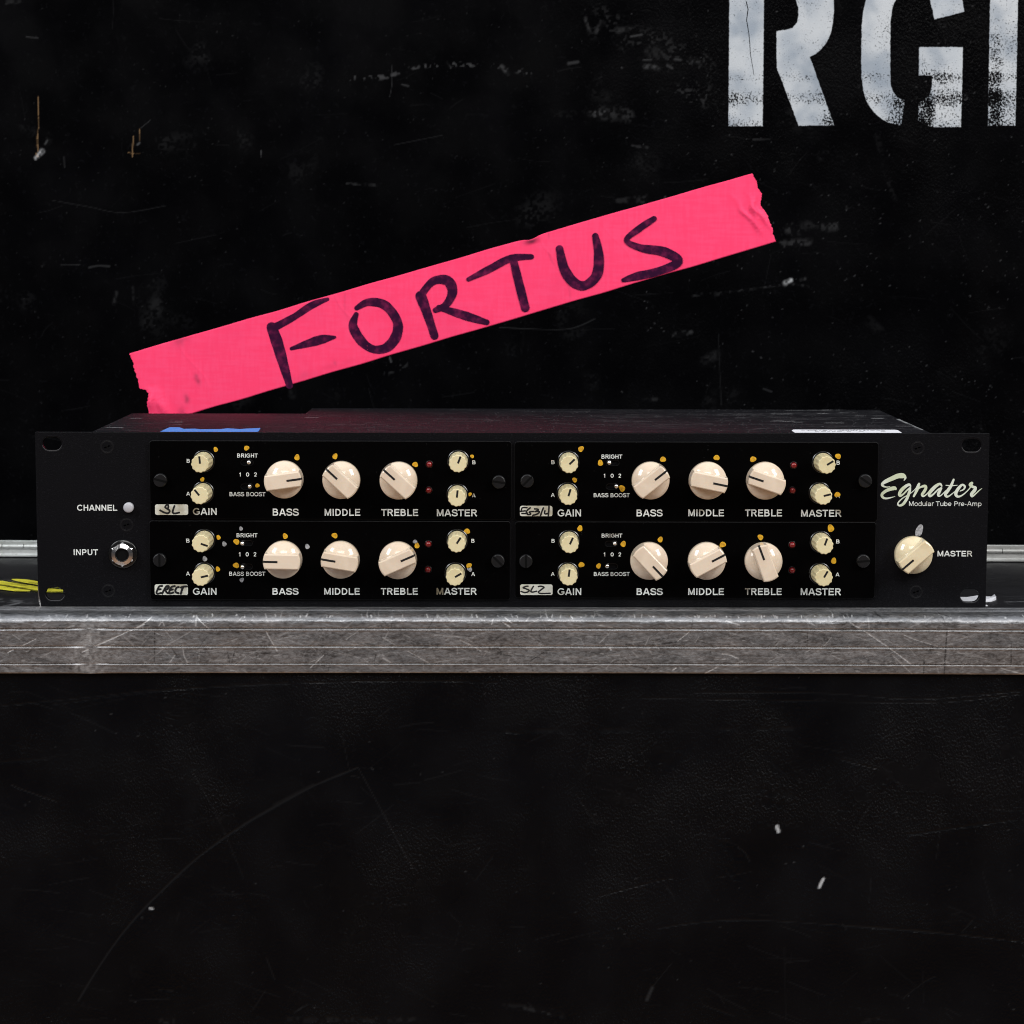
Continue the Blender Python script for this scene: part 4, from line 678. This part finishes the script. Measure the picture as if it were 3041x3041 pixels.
# ---- lettering: one-line sans drawn with square strokes
def arc_(cx_, cy_, rx, ry, a0, a1, k=14): return [(cx_+rx*math.cos(math.radians(a0+(a1-a0)*i/k)), cy_+ry*math.sin(math.radians(a0+(a1-a0)*i/k))) for i in range(k+1)]
ST = [(20, 0), (20, 100)]
G = {
'A': (101, [[(11, 0), (47, 98)], [(53, 98), (90, 0)], [(27, 31), (74, 31)]]),
'B': (101, [ST, [(20, 91), (54, 91)]+arc_(54, 73, 20, 18, 90, -90)+[(20, 55)], [(20, 52), (57, 52)]+arc_(57, 30.5, 24, 21.5, 90, -90)+[(20, 9)]]),
'C': (101, [arc_(52, 50, 41, 42, 38, 322, 22)]), 'D': (101, [ST, [(20, 91), (44, 91)]+arc_(44, 50, 39, 41, 90, -90, 18)+[(20, 9)]]),
'E': (93, [ST, [(20, 91), (86, 91)], [(20, 52), (80, 52)], [(20, 9), (88, 9)]]),
'G': (109, [arc_(55, 50, 43, 42, 40, 318, 22)+[(92, 20), (92, 45)], [(56, 45), (101, 45)]]),
'H': (101, [ST, [(81, 0), (81, 100)], [(20, 53), (81, 53)]]), 'I': (39, [[(19.5, 0), (19.5, 100)]]),
'L': (85, [ST, [(20, 9), (82, 9)]]), 'M': (116, [[(19, 0), (19, 100)], [(97, 0), (97, 100)], [(22, 96), (58, 6)], [(58, 6), (94, 96)]]),
'N': (101, [[(19, 0), (19, 100)], [(82, 0), (82, 100)], [(21, 95), (80, 5)]]), 'O': (109, [arc_(54, 50, 43, 42, 0, 360, 30)]),
'P': (93, [ST, [(20, 91), (53, 91)]+arc_(53, 68, 24, 23, 90, -90)+[(20, 45)]]),
'R': (101, [ST, [(20, 91), (58, 91)]+arc_(58, 71, 22, 20, 90, -90)+[(20, 51)], [(52, 51), (88, 0)]]),
'S': (93, [smooth_path([(80, 71), (71, 86), (47, 92), (23, 87), (15, 73), (23, 60), (47, 52), (73, 43), (82, 28), (73, 13), (47, 8), (20, 14), (11, 32)], 4)]),
'T': (85, [[(2, 91), (83, 91)], [(42.5, 0), (42.5, 90)]]), 'U': (101, [[(20, 100), (20, 38)]+arc_(50.5, 38, 30.5, 30, 180, 360)+[(81, 100)]]),
'0': (78, [arc_(39, 50, 27, 42, 0, 360, 26)]), '1': (78, [[(46, 0), (46, 100)], [(44, 92), (17, 70)]]),
'2': (78, [smooth_path([(13, 70), (18, 84), (38, 92), (58, 85), (64, 70), (55, 53), (35, 32), (14, 9)], 4), [(10, 9), (68, 9)]]),
'o': (78, [arc_(39, 36, 30, 31, 0, 360, 24)]), 'd': (78, [arc_(37, 36, 27, 31, 0, 360, 24), [(65, 0), (65, 100)]]), 'b': (78, [arc_(41, 36, 27, 31, 0, 360, 24), [(13, 0), (13, 100)]]),
'u': (78, [[(13, 72), (13, 26)]+arc_(38, 28, 25, 23, 180, 360)+[(63, 72)], [(64.5, 0), (64.5, 72)]]), 'l': (31, [[(15, 0), (15, 100)]]),
'a': (78, [smooth_path([(13, 52), (22, 65), (38, 68), (56, 62), (60, 46), (60, 12), (68, 1)], 4), smooth_path([(60, 44), (40, 40), (20, 35), (12, 20), (22, 7), (40, 7), (59, 22)], 4)]),
'r': (46, [[(15, 0), (15, 72)], smooth_path([(15, 44), (22, 62), (34, 68), (46, 66)], 4)]),
'e': (78, [[(12, 38), (67, 38)]+arc_(39, 37, 28, 31, 5, 318, 22)]), '-': (46, [[(5, 35), (40, 35)]]),
'm': (116, [[(14, 0), (14, 72)], smooth_path([(14, 46), (22, 63), (38, 68), (53, 60), (57, 44), (57, 0)], 4), smooth_path([(57, 46), (65, 63), (80, 68), (95, 60), (99, 44), (99, 0)], 4)]),
'p': (78, [arc_(41, 36, 27, 31, 0, 360, 24), [(13, -28), (13, 72)]]), ' ': (39, [])}
def write(mb, s, x0, x1, zb, zt, n, weight=17.5, mat_=0):
    if zt-zb < 2.6 and weight > 15: weight = 16
    adv = sum(G[c][0] for c in s)
    lo = min(p[0] for st_ in G[s[0]][1] for p in st_)-weight/2
    last = G[s[-1]]; tail = last[0]-max(p[0] for st_ in last[1] for p in st_)-weight/2
    kx = (x1-x0)/(adv-lo-tail); kz = (zt-zb)/100; x = -lo; i = 0
    for c in s:
        for st_ in G[c][1]:
            pts = [(x0+(x+px)*kx, zb+pz*kz, weight*(kx+kz)/2) for px, pz in st_]
            mb.ribbon(pts, n+(i % 7)*.004, mat_, caps=False, rise=.003); i += 1
        x += G[c][0]
mb = MB()
for s, x0, x1, zb, zt in D['ptext']:
    mb = MB(); write(mb, s, x0, x1, zb, zt, .03); mb.build('lettering', M['print'], panel)
mb = MB()
s, x0, x1, zb, zt = D['tagline']; write(mb, s, x0, x1, zb, zt, .03, 11.5)
mb.build('lettering', M['print'], panel)
mb = MB()
for i, st_ in enumerate(D['logo']): mb.ribbon(smooth_path([tuple(q) for q in st_], 7), .03+.02*i, rise=.015)
mb.build('logo', M['logo'], panel)
mb = MB(); lf = [tuple(q) for q in D['leaf']]; lf = smooth_path(lf+[lf[0]], 4)[:-1]; mb.uvn([(x, z, .04) for x, z in lf], [list(range(len(lf)))]); mb.build('paint_mark', M['greydot'], panel)

# ---- knobs
def tone_knob(name, m_):
    mb = MB(); R_ = 9.5
    pr = [(9.0, 0), (9.45, .5), (9.55, 1.2), (9.55, 3.6)]+[(9.48, 4.6), (9.3, 5.15)]+[(12.4*math.sin(math.radians(48.5-3.45*k)), -3.05+12.4*math.cos(math.radians(48.5-3.45*k))) for k in range(14)]+[(.05, 9.35)]
    mb.lathe(pr, 64, 0, True)
    # grip bar
    hw = 3.95; rb = 9.45; a0 = math.asin(hw/rb)
    poly = [(rb*math.cos(a), rb*math.sin(a)) for a in np.linspace(-a0, a0, 7)]+[(-rb*math.cos(a), rb*math.sin(a)) for a in np.linspace(a0, -a0, 7)]
    k = len(poly); rings = []
    for n0, d in ((2.5, -.25), (12.2, .0), (12.75, .10), (13.1, .34), (13.3, .72)): rings.append((inset(poly, d), n0))
    vs = [(x, y, n0) for pl, n0 in rings for x, y in pl]
    mb.uvn(vs, [[i*k+j, i*k+(j+1) % k, (i+1)*k+(j+1) % k, (i+1)*k+j] for i in range(len(rings)-1) for j in range(k)], 0, False)
    mb.uvn(vs[-k:], [list(range(k))], 0)
    # pointer line, over the edge and down the end
    h = .52
    mb.uvn([(2.0, -h, 13.39), (8.85, -h, 13.39), (8.85, h, 13.39), (2.0, h, 13.39), (9.53, -h, 12.6), (9.53, h, 12.6), (9.6, -h, 10.6), (9.6, h, 10.6)], [(0, 1, 2, 3), (1, 4, 5, 2), (4, 6, 7, 5)], 1)
    o = mb.build(name, [m_, M['ink']]); return o
def small_knob():
    mb = MB()
    fl = lambda a, n: (.036*math.cos(12*a) if n > 2.0 else 0)
    mb.lathe([(5.6, 0), (5.6, .35), (5.3, .55), (4.4, .6)], 40, 2, False, cap=False)
    mb.lathe([(4.5, .3), (4.75, .6), (4.75, 1.9), (4.62, 2.1)], 48, 0, True, cap=False)
    mb.lathe([(4.62, 2.1), (4.50, 9), (4.38, 15.4), (4.28, 15.85), (4.05, 16.0)], 96, 0, True, flute=fl)
    mb.uvn([(.1, -.5, 16.03), (3.8, -.5, 16.03), (3.8, .5, 16.03), (.1, .5, 16.03)], [(0, 1, 2, 3)], 1)
    return mb.build('small_knob', [M['bone'], M['ink'], M['gloss']])
def thumb_screw():
    mb = MB(); kn = lambda a, n: .018*math.cos(28*a)
    mb.lathe([(3.45, 0), (3.45, 1.9), (3.25, 2.3), (2.9, 2.5)], 112, 0, True, flute=kn)
    mb.uvn([(-3.25, -.55, 2.52), (3.25, -.55, 2.52), (3.25, .55, 2.52), (-3.25, .55, 2.52)], [(0, 1, 2, 3)], 1)
    return mb.build('thumb_screw', [M['blackmetal'], M['void']])
def lamp():
    mb = MB(); mb.lathe([(2.0, 0), (2.0, .25), (1.75, .4)], 24, 1, True, cap=False)
    mb.lathe([(1.5, 0), (1.5, 1.2)]+[(1.5*math.cos(a), 1.2+1.3*math.sin(a)) for a in [math.pi/2*k/6 for k in range(1, 6)]]+[(.05, 2.5)], 24, 0, True)
    return mb.build('indicator_lamp', [M['led'], M['gloss']])
def toggle():
    mb = MB(); mb.lathe([(.55, -.8), (.6, .4), (.85, .9), (1.15, 1.5), (1.2, 2.1), (1.0, 2.7), (.6, 3.05), (.05, 3.15)], 20, 0, True)
    return mb.build('toggle_switch', [M['chrome']])
def phillips():
    mb = MB(); mb.lathe([(3.0, .05), (2.85, .12), (2.5, -.05)], 32, 0, True)
    for a in (0, 90):
        c, s_ = math.cos(math.radians(a+20)), math.sin(math.radians(a+20)); q = [(-1.5, -.3), (1.5, -.3), (1.5, .3), (-1.5, .3)]
        mb.uvn([(x*c-y*s_, x*s_+y*c, .0+.005*(a > 0)) for x, y in q], [(0, 1, 2, 3)], 1)
    mb.lathe([(3.5, .02), (3.15, .10), (3.0, .04)], 32, 0, True, cap=False)
    return mb.build('panel_screw', [M['screw'], M['void']])
proto = {'tone_knob': tone_knob('tone_knob', M['cream']), 'small_knob': small_knob(), 'thumb_screw': thumb_screw(), 'indicator_lamp': lamp(), 'toggle_switch': toggle(), 'panel_screw': phillips()}
used = set()
def place(kind, parent, x, z, n, ang=0, tilt=None):
    o = proto[kind]
    if kind in used: o = o.copy(); COL.objects.link(o)
    used.add(kind); o.parent = parent; o.location = (x*S, -n*S, z*S); o.rotation_euler = (0, -math.radians(ang), 0)
    if tilt: o.rotation_euler = tilt
    return o
TH = 1.5
desc = {'UL': 'upper left', 'LL': 'lower left', 'UR': 'upper right', 'LR': 'lower right'}
for key in ('UL', 'LL', 'UR', 'LR'):
    md = D['mods'][key]; x0, z0, x1, z1 = md['rect']
    holes = [stadium(t_[0], t_[1], 6.2, 2.6, 6) for t_ in md['tog']]
    pl = plate('preamp_module', rrect(x0, z0, x1, z1, 1.6), holes, .02, TH, .25, M['module'], amp)
    pl.data.materials.append(M['edge'])
    for p in pl.data.polygons:
        if abs(p.normal.y) < .97: p.material_index = 1
    pl['label'] = 'black plug-in module with hand-lettered name tag, ' + desc[key]
    for x, z, a in md['tone']: place('tone_knob', pl, x, z, TH, a)
    for x, z, a in md['small']: place('small_knob', pl, x, z, TH, a)
    for x, z, a in md['screw']: place('thumb_screw', pl, x, z, TH, a)
    for x, z in md['led']: place('indicator_lamp', pl, x, z, TH)
    for hx, hz, bx, bz in md['tog']:
        place('toggle_switch', pl, bx, bz, .9)
        rim = MB(); a = stadium(hx, hz, 6.2, 2.6, 6); b = inset(a, -.25); k = len(a)
        rim.uvn([(p[0], p[1], TH+.01) for p in a]+[(p[0], p[1], TH+.03) for p in b], [[j, k+j, k+(j+1) % k, (j+1) % k] for j in range(k)]); rim.build('switch_rim', M['gloss'], pl)
    mb = MB()
    for s, a, b, zb, zt in md['text']: write(mb, s, a, b, zb, zt, TH+.03)
    mb.build('lettering', M['print'], pl)
    tg = md['tag']; mb = MB(); a, b, c, d_ = tg['rect']; mb.prism(rrect(a, b, c, d_, 1.0), TH, TH+.15, .05)
    for i, st_ in enumerate(tg['strokes']): mb.ribbon(smooth_path([(x, z, tg['w']*1.5) for x, z in st_], 6), TH+.18+.01*i, 1, rise=.006)
    mb.build('name_tag', [M['tag'], M['ink']], pl)
    for x, z, r, kd in md['dots']:
        mb = MB(); N = 18; ph = nr.uniform(0, 6.28); ring = []
        for j in range(N):
            q = 2*math.pi*j/N; rr = r*(1+.10*math.sin(2*q+ph)+.08*math.sin(3*q+ph*2)); ring.append((x+rr*math.cos(q), z+rr*math.sin(q)*1.02))
        mb.prism(ring, TH, TH+.10, .07, 0, True); mb.build('paint_dot', M['greydot' if kd else 'dot'], pl)
# ---- fittings straight on the front panel
for x, z in D['phil']: place('panel_screw', panel, x, z, .0)
mk = tone_knob('master_knob', M['ivory']); mk.parent = panel; x, z, a = D['master']; mk.location = (x*S, 0, z*S); mk.rotation_euler = (0, -math.radians(a), 0)
mb = MB(); mb.lathe([(2.9, 0), (2.9, .3)], 32, 1, False, cap=False); mb.lathe([(2.55, 0), (2.6, 2.2), (2.45, 2.75), (1.9, 3.05), (.05, 3.15)], 32, 0, True)
mb.build('channel_button', [M['button'], M['gloss']], panel, loc=(D['chan'][0], 0, D['chan'][1]))
jk = MB(); jk.lathe([(7.4, 0), (7.4, .9), (7.0, 1.25), (5.4, 1.3)], 48, 0, True, cap=False); 
jack = jk.build('input_jack', [M['gloss']], panel, loc=(D['jack'][0], 0, D['jack'][1]))
nt = MB(); hx = [(6.2*math.cos(math.radians(90+60*k)), 6.2*math.sin(math.radians(90+60*k))) for k in range(6)]
inr = [(3.75*math.cos(math.radians(90+60*k+30*j)), 3.75*math.sin(math.radians(90+60*k+30*j))) for k in range(6) for j in (0, 1)]
# six-sided nut with a chamfered face and a threaded collar
ring = []
for k in range(6):
    for j in range(6):
        t_ = j/6; a, b = hx[k], hx[(k+1) % 6]; ring.append((a[0]+(b[0]-a[0])*t_, a[1]+(b[1]-a[1])*t_))
k = 36
rings = [(ring, 1.3), (ring, 3.0), ([(p[0]*min(1, 5.45/math.hypot(*p)), p[1]*min(1, 5.45/math.hypot(*p))) for p in ring], 3.5), ([(p[0]*3.6/math.hypot(*p), p[1]*3.6/math.hypot(*p)) for p in ring], 4.2)]
vs = [(x, y, n0) for pl_, n0 in rings for x, y in pl_]
nt.uvn(vs, [[i*k+j, i*k+(j+1) % k, (i+1)*k+(j+1) % k, (i+1)*k+j] for i in range(3) for j in range(k)])
nt.build('hex_nut', M['chrome'], jack)
nt = MB(); nt.lathe([(3.65, 2.5), (3.6, 3.9), (3.45, 4.1), (3.2, 4.05), (3.1, 3.8), (3.05, -3)], 36, 0, True, cap=True); nt.build('socket', [M['blackmetal']], jack)
nt = MB(); nt.lathe([(3.08, 3.3), (.02, 3.3)], 24, 0, False); nt.build('socket_opening', M['void'], jack)

# ================================================================== bits and pieces lying about
def sheet(name, m_, poly, z, th, label, cat, group=None, lift=0, parent=None, seed=0):
    cxm = sum(p[0] for p in poly)/len(poly); cym = sum(p[1] for p in poly)/len(poly); g = random.Random(seed)
    mb = MB(); k = len(poly); zz = [z+th+lift*g.random() for _ in poly]
    mb.add([(x-cxm, y-cym, 0) for x, y in poly]+[(x-cxm, y-cym, q-z) for (x, y), q in zip(poly, zz)], [[k+i for i in range(k)]]+[[i, k+i, k+(i+1) % k, (i+1) % k] for i in range(k)])
    o = mb.build(name, m_, parent, loc=(cxm, cym, z))
    if label: tag(o, label, cat, group)
    return o
bl = D['blue']; bl = [(-181, 6)]+[tuple(q) for q in bl]+[(-131, 6)]
sheet('blue_tape', M['blue'], bl, ZT+.02, .2, 'torn blue paper tape stuck along the top front edge of the preamp', 'tape', lift=.15)
mb = MB()
def wavy(poly, z, th, m_, amp=1.2, seed=0):
    g = random.Random(seed); k = len(poly); hs = [z+th+amp*g.random() for _ in poly]
    mb.add([(x+265, y-80, z+1.5) for x, y in poly]+[(x+265, y-80, q+1.5) for (x, y), q in zip(poly, hs)], [[k+i for i in range(k)][::-1]]+[[i, (i+1) % k, k+(i+1) % k, k+i] for i in range(k)], m_)
wavy([(-296, 108), (-282, 110), (-262, 103), (-238, 80), (-236, 56), (-250, 57), (-262, 60), (-285, 76), (-296, 84)], -1.45, .25, 1, .1)
for i, st_ in enumerate(D['yellow']): wavy([tuple(q) for q in st_], -1.1+.2*i, .2, 0, .25, i)
for (xa, ya), (xb, yb), w_ in (((-284, 96), (-262, 79), 1.0), ((-276, 92), (-248, 70), .9), ((-270, 97), (-250, 80), .8), ((-268, 89), (-244, 68), .6), ((-280, 76), (-262, 66), .7), ((-264, 100), (-246, 84), .7)):
    n_ = Vector((ya-yb, xb-xa)).normalized()*w_/2; z_ = -.25+1.5
    mb.add([(xa+265, ya-80, z_), (xb+265-n_.x, yb-80-n_.y, z_), (xb+266.5, yb-81, z_), (xb+265+n_.x, yb-80+n_.y, z_)], [(0, 1, 2, 3)], 1)
tag(mb.build('frayed_strap', [M['yellow'], M['gloss']], None, loc=(-265, 80, -1.5)), 'yellow and black strap lying flat on the case by the left end of the preamp', 'strap')
mb = MB()
pp = [(233, 27.5), (242, 27), (248, 29.5), (250.4, 31), (252.8, 35), (253.9, 37), (255.4, 46), (256, 52), (253, 45.5), (250.8, 47.3), (247.3, 51), (240.7, 46), (234, 45)]
g = random.Random(5); k = len(pp)
mb.add([(x-246, y-38, .02) for x, y in pp]+[(x-246, y-38, .3+(1.6 if x > 253 else .25)*g.random()) for x, y in pp], [[k+i for i in range(k)]]+[[i, (i+1) % k, k+(i+1) % k, k+i] for i in range(k)])
tag(mb.build('paper_scrap', M['paper'], None, loc=(246, 38, -1.5)), 'torn scrap of white paper lying on the case by the right end of the preamp', 'paper')
mb = MB(); mb.add([(-1.8, -1, .02), (1.9, -.8, .02), (1.2, 1.2, .02), (-1.2, 1, .02), (-1.8, -1, .35), (1.9, -.8, .3), (1.2, 1.2, .6), (-1.2, 1, .5)], [(4, 5, 6, 7), (0, 1, 5, 4), (1, 2, 6, 5), (2, 3, 7, 6), (3, 0, 4, 7)])
tag(mb.build('paper_fleck', M['paper'], None, loc=(D['bit'][0]-.5, D['bit'][1], -1.5)), 'tiny pale fleck of debris beside the bottom right corner of the preamp', 'debris')
